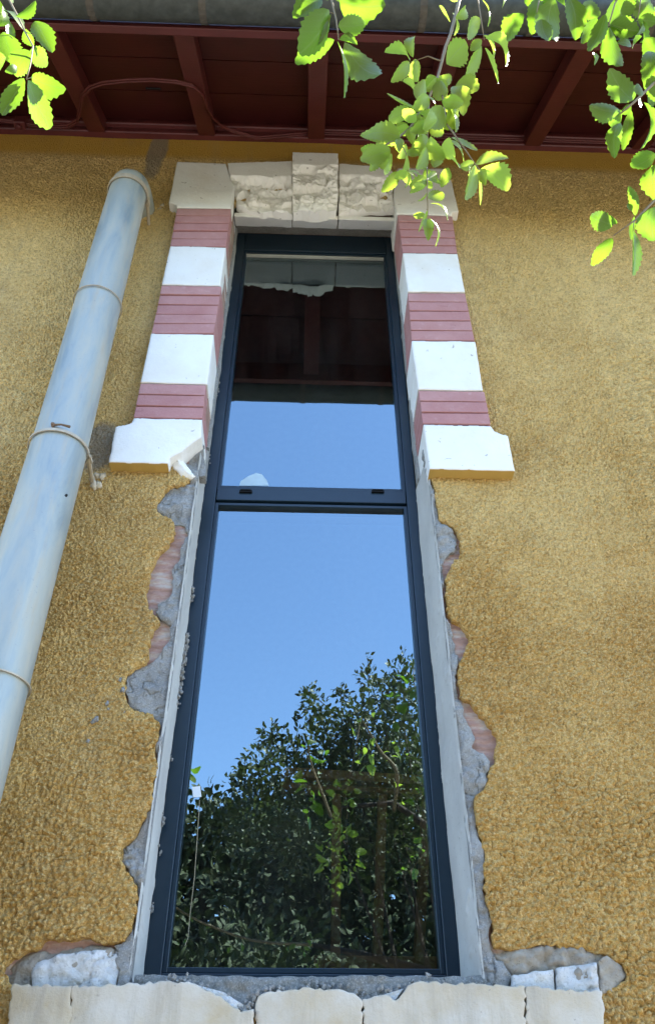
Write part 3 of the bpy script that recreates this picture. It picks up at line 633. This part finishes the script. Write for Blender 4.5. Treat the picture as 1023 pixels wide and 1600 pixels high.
# ------------------------------------------------------------------ eaves
eav = empty('roof_eaves', (0, 0, 5.5), 'oxblood red boarded eaves with rafters above the wall', 'roof eaves')
Ze0, Zw = 5.215, 5.765                 # underside of boards at y=-.70 and at the wall
YE = -0.70
def zu(y, off=0.0): return Zw+(Ze0-Zw)*(y/YE)+off
mb = MB()
nb = 5
for k in range(nb):                    # soffit boards running along the eaves
    y0 = YE+(-YE+0.36)*k/nb+0.002; y1 = YE+(-YE+0.36)*(k+1)/nb-0.002; o_ = 0.10
    mb.hexa([(-5, y0, zu(y0, o_)), (5, y0, zu(y0, o_)), (5, y0, zu(y0, o_+0.02)), (-5, y0, zu(y0, o_+0.02))],
            [(-5, y1, zu(y1, o_)), (5, y1, zu(y1, o_)), (5, y1, zu(y1, o_+0.02)), (-5, y1, zu(y1, o_+0.02))])
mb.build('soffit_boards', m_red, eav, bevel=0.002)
mb = MB()
mb.hexa([(-5.3, -0.74, zu(-0.74, 0.125)), (5.3, -0.74, zu(-0.74, 0.125)), (5.3, -0.74, zu(-0.74, 0.19)), (-5.3, -0.74, zu(-0.74, 0.19))],
        [(-5.3, 6, zu(6, 0.125)), (5.3, 6, zu(6, 0.125)), (5.3, 6, zu(6, 0.19)), (-5.3, 6, zu(6, 0.19))])
mb.build('roof_slab', mat_plain('clay_roof_tiles', (0.35, 0.13, 0.07), 0.8), eav)
xa = [at(x, 200, -0.05)[0] for x in (150, 327, 493, 658, 822, 987)]; dx = (xa[-1]-xa[0])/5
for k in range(-4, 10):
    x = xa[0]+dx*k; w_ = 0.042; mb = MB()
    y0, y1 = YE+0.012, 0.016
    mb.hexa([(x-w_, y0, zu(y0)), (x+w_, y0, zu(y0)), (x+w_, y0, zu(y0, .098)), (x-w_, y0, zu(y0, .098))],
            [(x-w_, y1, zu(y1)), (x+w_, y1, zu(y1)), (x+w_, y1, zu(y1, .098)), (x-w_, y1, zu(y1, .098))])
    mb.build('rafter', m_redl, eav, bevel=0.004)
mb = MB(); mb.box((-5, YE-0.022, Ze0-0.035), (5, YE+0.010, Ze0+0.12)); mb.build('fascia_board', m_redl, eav, bevel=0.004)
mb = MB(); mb.box((-5, -0.035, 5.745), (5, 0.017, 5.80)); mb.box((-5, -0.060, 5.785), (5, 0.012, 5.835)); mb.build('wall_moulding', m_redl, eav, bevel=0.008)
mb = MB(); pn = np.array([0, -(Ze0-Zw)/YE, 1.0]); c = atp(240, 138, (0, 0, Zw+0.099), pn)
mb.tube([(c[0]-0.035, c[1], c[2]-0.002), (c[0]+0.035, c[1], c[2]-0.002)], [0.006, 0.006], 8); mb.build('vent_slot', m_black, eav)
# gutter
gut = empty('gutter', (0, -0.79, 5.15), 'grimy dark zinc half-round gutter along the eaves', 'gutter')
def gutter():
    me = MB(); n = 14; R0 = 0.075; cy, cz = -0.800, 5.225
    xs_ = np.linspace(-5.2, 5.2, 60)
    for rr, flip in ((R0, False), (R0-0.003, True)):
        vs = []; fs = []
        for x in xs_:
            for k in range(n+1):
                a = math.pi+math.pi*k/n; vs.append((x, cy+rr*math.cos(a), cz+rr*math.sin(a)))
        for i in range(len(xs_)-1):
            for k in range(n):
                f = (i*(n+1)+k, i*(n+1)+k+1, (i+1)*(n+1)+k+1, (i+1)*(n+1)+k); fs.append(f if flip else f[::-1])
        me.add(vs, fs)
    g = me.build('gutter_trough', m_gut, gut, smooth=True)
    b_ = MB(); b_.tube([(-5.2, cy-R0-0.004, cz), (5.2, cy-R0-0.004, cz)], 0.009, 10); b_.build('rolled_edge', m_gut, gut, smooth=True)
    for px in (-75, 115, 305, 480, 668, 845, 1030):
        x = at(px, 20, -0.86)[0]; bb = MB(); pts = []
        for k in range(13):
            a = math.pi+math.pi*k/12
            for e in (0.003,): pts.append((cy+(R0+e)*math.cos(a), cz+(R0+e)*math.sin(a)))
        w_ = 0.014
        for k in range(12):
            (y0, z0), (y1, z1) = pts[k], pts[k+1]
            bb.add([(x-w_, y0, z0), (x+w_, y0, z0), (x+w_, y1, z1), (x-w_, y1, z1), (x-w_, y0*1.0-0.0, z0+0.004), (x+w_, y0, z0+0.004), (x+w_, y1, z1+0.004), (x-w_, y1, z1+0.004)],
                   [(0,1,2,3)[::-1],(4,5,6,7),(0,1,5,4),(3,2,6,7)])
        bb.box((x-w_, cy+R0+0.001, cz-0.01), (x+w_, cy+R0+0.004, cz+0.09))
        bb.build('bracket', mat_br, gut)
mat_br = mat_plain('rusty_strap', (0.09, 0.08, 0.07), 0.8, 0.2, 0.0, 0.6, 40)
gutter()
# cable
rp = (0, 0, Zw-0.012); 
cab = MB()
def cpt(x, y): return tuple(atp(x, y, rp, pn))
cw = [(-60,190),(0,186),(20,189),(48,194),(75,197),(105,196),(120,187),(126,165),(128,148),(140,135),(160,128),(200,124),(240,123),(275,126),(300,132),(315,145),(322,165),(332,182),(345,195),(362,203)]
pts = [cpt(*p) for p in cw]
last = Vector(pts[-1]); pts += [(last.x+0.12, -0.045, last.z+0.02), (last.x+0.4, -0.045, 5.779), (1.6, -0.045, 5.779), (2.5, -0.045, 5.779)]
for off in (0.0, 0.010): cab.tube([(p[0]+off*0.5, p[1]+off, p[2]) for p in pts], 0.0055, 8)
co_ = empty('electric_cable', pts[3], 'double red-painted electric cable looping over the left rafters', 'cable')
cab.build('cable_run', m_redl, co_, smooth=True)
jb = MB(); c = cpt(33, 192); jb.box((c[0]-0.028, c[1]-0.02, c[2]-0.03), (c[0]+0.028, c[1]+0.02, c[2]+0.035)); jb.tube([(c[0], c[1], c[2]-0.05), (c[0], c[1], c[2]-0.03)], 0.012, 8)
jb.build('junction_box', m_redl, co_, bevel=0.006)

# ------------------------------------------------------------------ downpipe
pipe = empty('downpipe', (-0.75, -0.15, 0), 'weathered zinc downpipe with bracket rings to the left of the window', 'downpipe')
YP = -0.15
def pipe_axis(xl, xr, y): 
    a = at(xl, y, YP); b2 = at(xr, y, YP); return (a[0]+b2[0])/2, (b2[0]-a[0])/2
PX, PR = [], []
AX = lambda z: float(np.interp(z, [1.5, 3.4, 5.2], [-0.752, -0.762, -0.790]))
joints = [(5.10, 0.0815), (4.36, 0.084), (3.44, 0.087), (2.70, 0.089), (1.2, 0.089), (0.15, 0.089)]
zj = [at(160, 448, YP-0.08)[2], at(95, 676, YP-0.085)[2], at(25, 1045, YP-0.085)[2]]
ztp = at(208, 275, YP-0.08)[2]
zz = [ztp+0.03, zj[0], zj[1], zj[2], 1.1, 0.1]; rr = [0.078, 0.081, 0.084, 0.086, 0.088, 0.090]
for k in range(5):
    z1, z0 = zz[k], zz[k+1]; r1 = rr[k]
    m = 24; pts = [(AX(z1+(z0-z1)*i/m), YP, z1+(z0-z1)*i/m) for i in range(m+1)]
    rad = [r1+0.0022*(i/m) + (0.0018 if i == m else 0) for i in range(m+1)]
    pts.append((AX(z0)+0.0, YP, z0-0.03)); rad.append(r1-0.006)
    mb = MB(); mb.tube(pts, rad, 40, False); mb.build('pipe_section', m_zinc, pipe, smooth=True)
# elbow back into the wall
mb = MB(); pts = []; z1 = ztp+0.03; x = AX(z1)
pts = [(x, YP, z1-0.03)]+[(x, YP+0.16*(1-math.cos(a)), z1+0.16*math.sin(a)*0.55) for a in np.linspace(0.05, math.pi/2, 10)]+[(x, 0.02, z1+0.089)]
mb.tube(pts, [0.080]*len(pts), 40, False); mb.build('elbow', m_zinc, pipe, smooth=True)
m_ring = mat_plain('aged_bracket_metal', (0.42, 0.36, 0.27), 0.6, 0.4, 0.3, 0.5, 40)
def ring(z, R1, h, name='bracket_ring', spike=True, hang=0.0):
    mb = MB(); n = 40; x = AX(z); vs = []; fs = []
    for k in range(n):
        a = 2*math.pi*k/n; dz = 0.0
        for r_, zz_ in ((R1, -h/2), (R1+0.004, -h/2), (R1+0.004, h/2), (R1, h/2)):
            vs.append((x+r_*math.cos(a), YP+r_*math.sin(a), z+zz_+dz))
    for k in range(n):
        k2 = (k+1) % n
        for j in range(4):
            j2 = (j+1) % 4; fs.append((k*4+j, k2*4+j, k2*4+j2, k*4+j2))
    mb.add(vs, fs)
    if spike:
        mb.box((x+R1-0.004, YP+0.02, z-h/2), (x+R1+0.006, YP+0.05, z+h/2))
        mb.tube([(x+R1*0.97, YP+0.03, z), (x+R1*0.85, 0.01, z)], 0.007, 8); mb.tube([(x-R1*0.9, YP+0.05, z), (x-R1*0.8, 0.01, z)], 0.006, 8)
    mb.build(name, m_ring, pipe, smooth=False)
ring(ztp, 0.0815, 0.028); ring(zj[1]+0.008, 0.0885, 0.010)
ring(zj[0], 0.0845, 0.003, 'seam', False); ring(zj[2], 0.0895, 0.004, 'seam', False); ring(1.0, 0.092, 0.02)
mb = MB(); a = at(83, 664, YP-0.088); b2 = at(110, 667, YP-0.088); mb.tube([a, (a+b2)/2+np.array([0, -0.004, 0.002]), b2], [0.004, 0.003, 0.0045], 7); lump(mb, tuple(a), 0.008, 5)
mb.build('solder_tab', mat_plain('rust_tab', (0.16, 0.10, 0.06), 0.8), pipe)
mb = MB()
for px, py in ((150, 752), (262, 322)):
    for q in range(7):
        p = at(px+rnd.uniform(-12, 12), py+rnd.uniform(-8, 8), -0.004); lump(mb, tuple(p), rnd.uniform(0.008, 0.018), 70+q)
mb.build('bracket_plaster', mat_plain('bracket_plug_plaster', (0.50, 0.42, 0.30), 0.9), wall, smooth=True)
mb = MB(); c = at(104, 774, YP-0.088); lump(mb, tuple(c), 0.004, 3); mb.build('rivet', m_black, pipe)

# ------------------------------------------------------------------ the tree: hanging branches traced leaf by leaf
class Leaves:
    def __init__(s): s.v = []; s.f = []; s.uv = []
    def leaf(s, b, t, nrm, w, curl=0.15, teeth=True, seed=0, n=9, bend=0.1):
        r = random.Random(seed); b = Vector(b); t = Vector(t); ax = t-b; L = ax.length
        if L < 1e-4: return
        ax /= L; nn = Vector(nrm); nn = (nn-ax*nn.dot(ax)).normalized(); sd = ax.cross(nn)
        o = len(s.v); asym = r.uniform(0.42, 0.56); tw = r.uniform(-0.35, 0.35) if n > 9 else 0; side = r.uniform(-.06, .06)
        cols = (-1, -0.55, 0, 0.55, 1) if n > 9 else (-1, 0, 1); m = len(cols)
        for i in range(n+1):
            u = i/n; prof = (math.sin(math.pi*min(1, u**(0.62/asym*0.75)))**0.72) if 0 < u < 1 else 0
            a = tw*(u-0.3); sd2 = sd*math.cos(a)+nn*math.sin(a); nn2 = nn*math.cos(a)-sd*math.sin(a)
            c = b+ax*(L*u)+nn*(bend*L*math.sin(math.pi*u)-(bend*0.8*L*u*u))+sd*(side*L*math.sin(math.pi*u))
            for e in cols:
                ww = w*0.5*prof*e; fwd = 0
                if abs(e) == 1 and teeth and 0.12 < u < 0.97: ww *= 1.0+0.075*((i % 2)*2-1)+r.uniform(-0.04, 0.04); fwd = 0.026*L*(i % 2)
                s.v.append(tuple(c+sd2*ww+nn2*(curl*abs(ww)**1.0*(0.4+0.6*abs(e)))+ax*fwd)); s.uv.append((0.5+0.5*e*prof, u))
        for i in range(n):
            for k in range(m-1):
                a = o+i*m+k; s.f.append((a, a+1, a+m+1, a+m))
    def build(s, name, mat, parent):
        me = bpy.data.meshes.new(name); me.from_pydata(s.v, [], s.f); me.update()
        uvl = me.uv_layers.new(name='UVMap'); li = np.empty(len(me.loops), np.int32); me.loops.foreach_get('vertex_index', li)
        uvl.data.foreach_set('uv', np.array(s.uv, np.float32)[li].ravel())
        return link(name, me, mat, parent, True)
m_leafc = mat_leaf('sun_glare_leaf', (0.15, 0.21, 0.05), (0.24, 0.29, 0.12), (0.40, 0.56, 0.05), 0.55, 0.36)  # paler, more translucent leaf copy for the centre spray: sun glare put into colour
tree = empty('holm_oak', (1.55, -3.3, 0), 'holm oak with toothed leaves hanging into the top of the view', 'tree')
Ybr = {'A': -1.35, 'B': -1.45, 'C': -1.40, 'D': -1.36, 'E': -1.34}
LV = {
'A': [((55,33),(82,79),30),((47,80),(76,104),26),((5,50),(20,98),36),((0,15),(40,42),30),((25,25),(57,3),20),((48,80),(22,118),30),((38,122),(4,182),26),((44,125),(79,201),31),((50,120),(101,142),34),((12,30),(17,70),12),((10,90),(-20,110),26),((-5,40),(8,10),20),((8,112),(28,104),12),((40,45),(52,72),16),((0,0),(-30,30),30),((20,5),(0,-30),26)],
'B': [((514,15),(470,85),44),((522,62),(461,99),28),((517,22),(495,70),17),((527,65),(541,152),26),((538,66),(592,125),40),((528,40),(572,36),28),((530,-2),(600,10),46),((500,-2),(458,25),28),((530,62),(560,66),16),((512,0),(505,-40),30),((520,-5),(560,-30),30)],
'C': [((640,95),(604,76),28),((640,98),(612,128),20),((645,90),(645,52),15),((648,92),(652,128),20),((697,100),(728,66),38),((750,30),(727,60),24),((755,55),(773,90),28),((758,60),(796,98),36),((757,75),(778,130),24),((752,72),(726,122),28),((752,62),(735,80),14),((753,0),(765,40),18),((706,20),(712,55),18),((703,35),(685,10),12),((712,132),(748,138),27),((707,135),(724,175),26),((688,125),(684,157),24),((690,158),(716,162),23),((700,165),(713,206),30),((650,170),(603,148),24),((645,175),(605,185),22),((652,160),(632,125),24),((657,162),(662,125),20),((690,165),(672,202),30),((625,215),(567,210),28),((600,225),(563,207),16),((610,233),(562,252),28),((612,240),(598,272),24),((600,235),(576,268),18),((635,240),(627,272),26),((620,246),(636,226),18),((640,205),(664,192),18),((622,268),(597,299),18),((636,270),(634,294),18),((690,226),(710,244),24),((688,228),(676,262),20),((694,202),(713,168),27),((668,215),(643,240),26),((666,230),(650,264),22),((672,213),(692,250),24),((668,268),(655,240),20),((705,215),(745,236),26),((700,220),(727,250),22),((742,258),(794,245),31),((750,264),(795,296),32),((748,268),(749,321),18),((742,258),(725,312),28),((733,258),(727,300),12),((700,262),(690,292),16),((700,245),(718,262),16),((667,280),(682,270),16),((667,300),(652,315),14),((664,290),(640,300),14),((672,318),(702,340),24),((668,310),(692,303),18),((669,340),(685,383),20),((667,328),(652,362),18),((664,335),(645,336),10),((676,150),(700,140),20),((640,210),(618,196),18),((650,190),(628,172),18),((660,200),(684,188),22),((676,170),(660,192),18),((664,262),(682,284),18),((717,0),(700,-30),20),((711,28),(730,12),16)],
'D': [((818,22),(786,65),28),((840,-2),(832,52),26),((865,-4),(860,68),38),((888,-4),(900,60),30),((932,28),(907,68),20),((945,22),(918,83),22),((951,42),(966,108),27),((952,38),(998,48),28),((995,30),(1006,88),34),((962,-4),(975,36),44),((990,-4),(1022,18),30),((988,157),(952,110),34),((968,175),(920,168),25),((970,172),(955,198),24),((968,192),(958,243),22),((985,172),(972,235),16),((1005,160),(1008,232),40),((1023,240),(985,262),40),((1018,258),(1012,300),14),((1026,255),(1023,312),28),((1015,80),(1012,135),26),((1012,120),(1030,160),26),((1000,150),(996,130),12),((870,0),(850,-40),34),((900,0),(925,-35),34),((845,30),(856,66),22),((910,5),(935,25),24),((1005,60),(1030,90),28)],
'E': [((992,337),(982,290),14),((986,330),(980,318),8),((957,352),(920,338),28),((956,372),(924,416),20),((988,360),(987,431),37),((990,338),(984,375),8),((1024,322),(1018,375),36),((962,350),(952,336),10)]}
TW = {
'A': [([(-2,-30),(5,-20),(15,0),(28,25),(40,50),(52,72),(48,100),(42,124)], .0026),([(40,50),(55,55)], .001),([(42,124),(52,120)], .001),([(20,60),(8,50)], .001)],
'B': [([(522,-14),(520,-8),(518,0),(525,30),(529,62)], .0028),([(524,22),(512,18)], .001)],
'C': [([(722,-14),(720,-8),(717,0),(704,52),(696,72),(690,96),(683,122),(670,152),(654,178),(640,200),(622,215),(595,231)], .0036),([(690,96),(668,88),(641,97)], .0014),([(738,-14),(746,0),(751,30),(756,62)], .002),([(683,122),(693,160),(696,192),(715,218),(740,254),(749,266)], .0019),([(670,152),(668,190),(667,230),(667,280),(668,342)], .0018),([(622,215),(634,240),(636,268)], .001)],
'D': [([(1000,-60),(975,-20),(960,5),(950,40)], .003),([(900,-50),(880,-20),(868,0)], .0022),([(850,-30),(842,0),(838,20)], .0018),([(1060,60),(1040,100),(1023,128),(1000,150),(985,164),(968,178)], .0036),([(1010,-30),(1000,0),(996,30)], .002),([(1040,100),(1045,180),(1030,240),(1024,258)], .003)],
'E': [([(1075,230),(1045,290),(1023,312),(990,345),(958,368)], .0026),([(990,345),(988,362)], .001),([(1045,290),(1024,322)], .001)]}
LABEL = {'A': 'small leafy branch hanging at the top left', 'B': 'short spray of big leaves left of the centre branch', 'C': 'long sunlit branch hanging over the surround', 'D': 'dark leafy branches hanging at the top right', 'E': 'lowest sprig at the right edge'}
limb_pt = {'A': [(-0.9,-2.2,3.5),(-0.9,-3.2,3.2),(-0.4,-3.5,3.0),(0.1,-3.3,2.9)], 'B': [(0.06,-1.9,3.45),(0.15,-2.5,3.5),(0.2,-2.9,3.55)], 'C': [(0.42,-1.8,3.5),(0.55,-2.2,3.55),(0.6,-2.9,3.6)], 'D': [(1.0,-1.8,3.55),(1.05,-2.2,3.75)], 'E': [(1.05,-1.8,3.4),(1.05,-2.2,3.75)]}
def route(p, pts, n=5):
    P = [p]+[Vector(a) for a in pts]; out = []
    for i in range(len(P)-1):
        a, b, c, d = P[max(i-1, 0)], P[i], P[i+1], P[min(i+2, len(P)-1)]
        for k in range(n):
            t = k/n; out.append(0.5*((2*b)+(c-a)*t+(2*a-5*b+4*c-d)*t*t+(3*b-a-3*c+d)*t**3))
    return out+[P[-1]]
sd_ = 0
for key in 'ABCDE':
    Y0 = Ybr[key]; q = random.Random(ord(key)); mb = MB()
    dep = {}
    for pts, r in TW[key]:
        P = [at(x, y, Y0+0.012*math.sin(x*0.05+y*0.03)) for x, y in pts]
        mb.tube(P, [r*(1-0.6*i/(len(P)-1)) for i in range(len(P))], 7)
    p0 = Vector(at(*TW[key][0][0][0], Y0+0.012*math.sin(TW[key][0][0][0][0]*0.05+TW[key][0][0][0][1]*0.03))); lp = Vector(limb_pt[key][0])
    if key in 'DE': p0 = Vector(at(*TW[key][0 if key == 'E' else 3][0][0], Y0))
    seg = route(p0, limb_pt[key])
    mb.tube(seg, [TW[key][0][1]*(1+3.0*i/len(seg)) for i in range(len(seg))], 7)
    if key == 'D':
        for j in (0, 1, 2, 4):
            s0 = Vector(at(*TW[key][j][0][0], Y0)); mb.tube([s0, s0.lerp(lp, 0.5)+Vector((0, 0, .03)), lp], [.003, .005, .008], 6)
    if key == 'D':  # twigs out of view, carrying the added shading leaves
        for e in ((1.5, -1.3, 4.6), (1.2, -1.25, 4.5), (1.75, -1.35, 4.3), (0.95, -1.3, 4.1)):
            mb.tube([Vector((1.05, -2.2, 3.75)), Vector((1.1, -1.8, 3.95)), Vector(e)], [.009, .006, .002], 6)
    if key == 'C':
        mb.tube([Vector(at(738, -14, Y0)), Vector(at(722, -16, Y0))], .002, 6)
    br = mb.build('branch', m_twig, tree, smooth=True); br['label'] = LABEL[key]
    lv = Leaves()
    for k, (b_, t_, w) in enumerate(LV[key]):
        sd_ += 1; dy = q.uniform(-0.03, 0.03)
        B = at(*b_, Y0+dy); mid_d = np.linalg.norm(B-CAM)
        T = atd(t_[0], t_[1], np.dot(B-CAM, FW)*q.uniform(0.985, 1.02))
        vd = Vector(CAM-B).normalized(); ax = Vector(T-B).normalized()
        ang = q.choice((-1, 1))*q.uniform(0.1, 0.75); nrm = Matrix.Rotation(ang, 3, ax) @ vd
        if q.random() < 0.35: nrm = -nrm
        if q.random() < {'C': 0.5, 'D': 0.15}.get(key, 0.22): nrm = (SUN+vd*0.9).normalized(); ang = 0.3
        sc_ = (np.dot(B-CAM, FW))/F_PX
        lv.leaf(B, T, nrm, w*sc_/math.cos(ang)*1.08, q.uniform(0.1, 0.45), True, sd_, 16, q.uniform(-0.08, 0.2))
    if key in 'CD':
        nodes = [p for pts, r_ in TW[key] for p in pts if p[1] > -5]
        for i in range(75 if key == 'C' else 14):
            a0 = nodes[q.randrange(len(nodes))]; an = q.uniform(0, 6.28); ln = q.uniform(16, 34)
            if key == 'C' and a0[1] < 100: continue
            B = at(a0[0], a0[1], Y0+q.uniform(-.03, .03)); T = atd(a0[0]+ln*math.cos(an), a0[1]+ln*abs(math.sin(an)), np.dot(B-CAM, FW)*q.uniform(.98, 1.02))
            nn_ = Vector((q.gauss(0, .6), q.gauss(-.3, .5), -1)); nn_ = Vector(CAM-B).normalized()+nn_*0.5*q.choice((1, -1))
            if q.random() < 0.4: nn_ = (SUN+Vector(CAM-B).normalized()*0.9).normalized()
            lv.leaf(B, T, nn_, ln*q.uniform(.55, .75)*np.dot(B-CAM, FW)/F_PX, q.uniform(.1, .5), True, 300+i, 14, q.uniform(-.05, .2))
    # leaves out of frame, on the stem leading to the limb
    for i in range({'B': 12, 'C': 16}.get(key, 60)):
        c = seg[q.randrange(2, len(seg))]+Vector((q.gauss(0, .05), q.gauss(0, .05), q.gauss(-.03, .05)))
        d = Vector((q.gauss(0, 1), q.gauss(0, 1), q.gauss(-.5, 1))).normalized(); 
        lv.leaf(c, c+d*q.uniform(.035, .055), (q.gauss(0, 1), q.gauss(0, 1), q.gauss(1, 1)), q.uniform(.02, .03), .25, True, 999+i, 7)
    if key == 'D':     # unseen leaf mass added to shade the right-hand branches from the sun
        for i in range(420):
            c = Vector((1.25, -1.3, 4.2))+Vector((q.uniform(-.40, .75), q.gauss(0, .16), q.uniform(-.2, .7)))
            if c.x < 0.8 or c.z < 3.75: continue
            d = Vector((q.gauss(0, 1), q.gauss(0, 1), q.gauss(-.3, 1))).normalized()
            lv.leaf(c, c+d*q.uniform(.045, .065), (q.gauss(0, 1), q.gauss(0, .4), q.gauss(1, 1)), q.uniform(.028, .04), .25, True, 2000+i, 7)
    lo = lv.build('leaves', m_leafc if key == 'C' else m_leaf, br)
# trunk and limbs behind the camera
mb = MB(); mb.tube([(1.55, -3.3, -0.1), (1.5, -3.25, 0.8), (1.42, -3.2, 1.6), (1.35, -3.1, 2.4), (1.2, -2.9, 3.1)], [.16, .13, .115, .10, .075], 14)
mb.build('trunk', m_bark, tree, smooth=True)
def limb(pts, r0, r1): 
    mb = MB(); mb.tube(pts, [r0+(r1-r0)*i/(len(pts)-1) for i in range(len(pts))], 9); mb.build('limb', m_bark, tree, smooth=True)
limb([(1.2, -2.9, 3.0), (1.15, -2.6, 3.4), (1.05, -2.2, 3.8)], .05, .012)
limb([(1.2, -2.95, 3.05), (0.9, -2.95, 3.45), (0.6, -2.9, 3.65), (0.2, -2.9, 3.6)], .04, .008)
limb([(1.35, -3.1, 2.4), (0.8, -3.3, 2.75), (0.4, -3.3, 2.85), (0.1, -3.3, 2.9)], .04, .012)
limb([(1.42, -3.2, 2.0), (1.7, -3.5, 2.8), (1.9, -3.6, 3.6)], .05, .015)
# crown seen mirrored in the pane
m_leaf2 = mat_leaf('oak_leaf_far', (0.040, 0.055, 0.022), (0.11, 0.12, 0.075), (0.075, 0.11, 0.02), 0.25, 0.4)
def clump(lv, c, r, n, q, size=0.045, sq=1.0):
    for i in range(n):
        d = Vector((q.gauss(0, 1), q.gauss(0, 1), q.gauss(0, 1))); d.normalize(); rr = r*(q.random()**0.5)
        p = Vector(c)+Vector((d.x*rr, d.y*rr, d.z*rr*sq))
        a = (d+Vector((q.gauss(0, .6), q.gauss(0, .6), q.gauss(0.3, .6)))).normalized(); L = size*q.uniform(.7, 1.25)
        lv.leaf(p, p+a*L, (q.gauss(0, 1), q.gauss(0, 1), q.gauss(.6, 1)), L*q.uniform(.4, .55), .2, False, i, 4, .1)
q = random.Random(5); lv = Leaves(); Yc = -3.2; tw = MB()
cl = [(630,1060,30),(600,1090,35),(640,1120,40),(575,1060,18),(610,1140,40),(560,1120,30),(540,1150,35),(490,1105,22),(480,1085,10),(535,1085,12),(510,1130,22),(500,1165,35),(440,1165,25),(420,1150,18),(455,1200,40),(410,1205,35),(380,1225,25),(560,1190,45),(620,1190,45),(650,1180,35),(520,1220,45),(590,1240,50),(640,1250,45),(460,1250,45),(400,1270,45),(350,1290,40),(540,1290,45),(610,1310,45),(660,1300,40),(470,1320,40)]
for px, py, rp_ in cl:
    Yr = Yc+q.uniform(-0.35, 0.35); c = mir(px, py, Yr); sc_ = abs(2*YG-Yr+2)/0.93/F_PX; r = rp_*sc_
    clump(lv, c, r*1.15, int(20+rp_*rp_*0.22), q)
    p = Vector(c)
    if q.random() < 0.25: tw.tube([Vector((0.6+p.x*0.4, -3.25, 2.7)), Vector((0.3+p.x*0.6, -3.25, p.z-0.35)), p+Vector((0, 0, r*.6))], [.012, .007, .002], 6)
for px, py in ((575,1022),(630,1015),(490,1070),(533,1072),(645,1025),(465,1115),(425,1130),(385,1180)):
    c = mir(px, py+15, Yc); 
    for k in range(12):
        p = Vector(c)+Vector((q.gauss(0, .012), q.gauss(0, .02), -0.012*k+.08)); a = Vector((q.uniform(-1, 1), q.uniform(-.5, .5), q.uniform(.3, 1.2))).normalized()
        lv.leaf(p, p+a*.045, (q.gauss(0, 1), q.gauss(0, 1), q.gauss(.3, 1)), .02, .2, False, k, 4, .1)
    tw.tube([Vector(c)-Vector((0, 0, .25)), Vector(c)+Vector((0, 0, .07))], [.004, .001], 5)
for i in range(26):   # unseen side of the crown
    clump(lv, (q.uniform(0.9, 2.7), q.uniform(-4.2, -2.9), q.uniform(2.6, 4.2)), q.uniform(.25, .4), 130, q, .05)
cr = lv.build('crown', m_leaf2, tree); tw.build('crown_twigs', m_bark, cr)

# garden trees further back (seen only in the pane)
m_leaf3 = mat_leaf('garden_leaf', (0.016, 0.026, 0.009), (0.022, 0.030, 0.014), (0.02, 0.035, 0.008), 0.15, 0.7)
def garden_tree(x, y, h, R, n, label, seed, lo=0.5, size=0.11):
    t = empty('garden_tree', (x, y, 0), label, 'tree', 'trees at the back of the garden'); q = random.Random(seed)
    mb = MB(); mb.tube([(x, y, -.1), (x+.1, y, h*.35), (x, y+.1, h*.8)], [.16, .12, .04], 10); tr_ = mb.build('trunk', m_bark, t, smooth=True)
    lv = Leaves()
    for i in range(n):
        z = q.uniform(lo, h*0.95); f = math.sqrt(max(.05, 1-((z-h*.5)/(h*.52))**2)); a = q.uniform(0, 2*math.pi); rr = R*f*math.sqrt(q.random())
        clump(lv, (x+rr*math.cos(a), y+rr*math.sin(a)*.7, z), q.uniform(.35, .55), 90, q, size)
    lv.build('crown', m_leaf3, t)
garden_tree(-1.9, -6.6, 4.4, 1.6, 130, 'broad bushy tree mirrored at the left of the lower pane', 1)
garden_tree(0.4, -7.2, 5.4, 1.7, 170, 'dark dense tree mirrored low in the middle of the pane', 2)
garden_tree(2.6, -7.0, 5.8, 1.8, 170, 'tall dark tree mirrored behind the oak at the right', 3)
garden_tree(-4.4, -7.4, 4.4, 1.7, 55, 'spreading tree standing left of the other garden trees', 4)
garden_tree(-0.75, -4.0, 2.75, 0.55, 26, 'pale-leaved shrub mirrored at the left edge of the pane', 5, 1.0, .06)

garden_tree(-0.3, -5.4, 3.5, 0.9, 60, 'low bush mirrored in the lower left of the pane', 6, 0.8, .08)
for i, (x, h) in enumerate(((-3.4, 7.5), (-1.0, 6.9), (1.2, 7.6), (3.6, 8.0))):
    garden_tree(x, -11.5+0.3*i, h, 1.9, 130, ('farthest tree at the far left of the garden', 'farthest tree mirrored behind the broad bushy one', 'farthest tree mirrored behind the dark dense one', 'farthest tree at the far right of the garden')[i], 20+i, 0.4, .2)
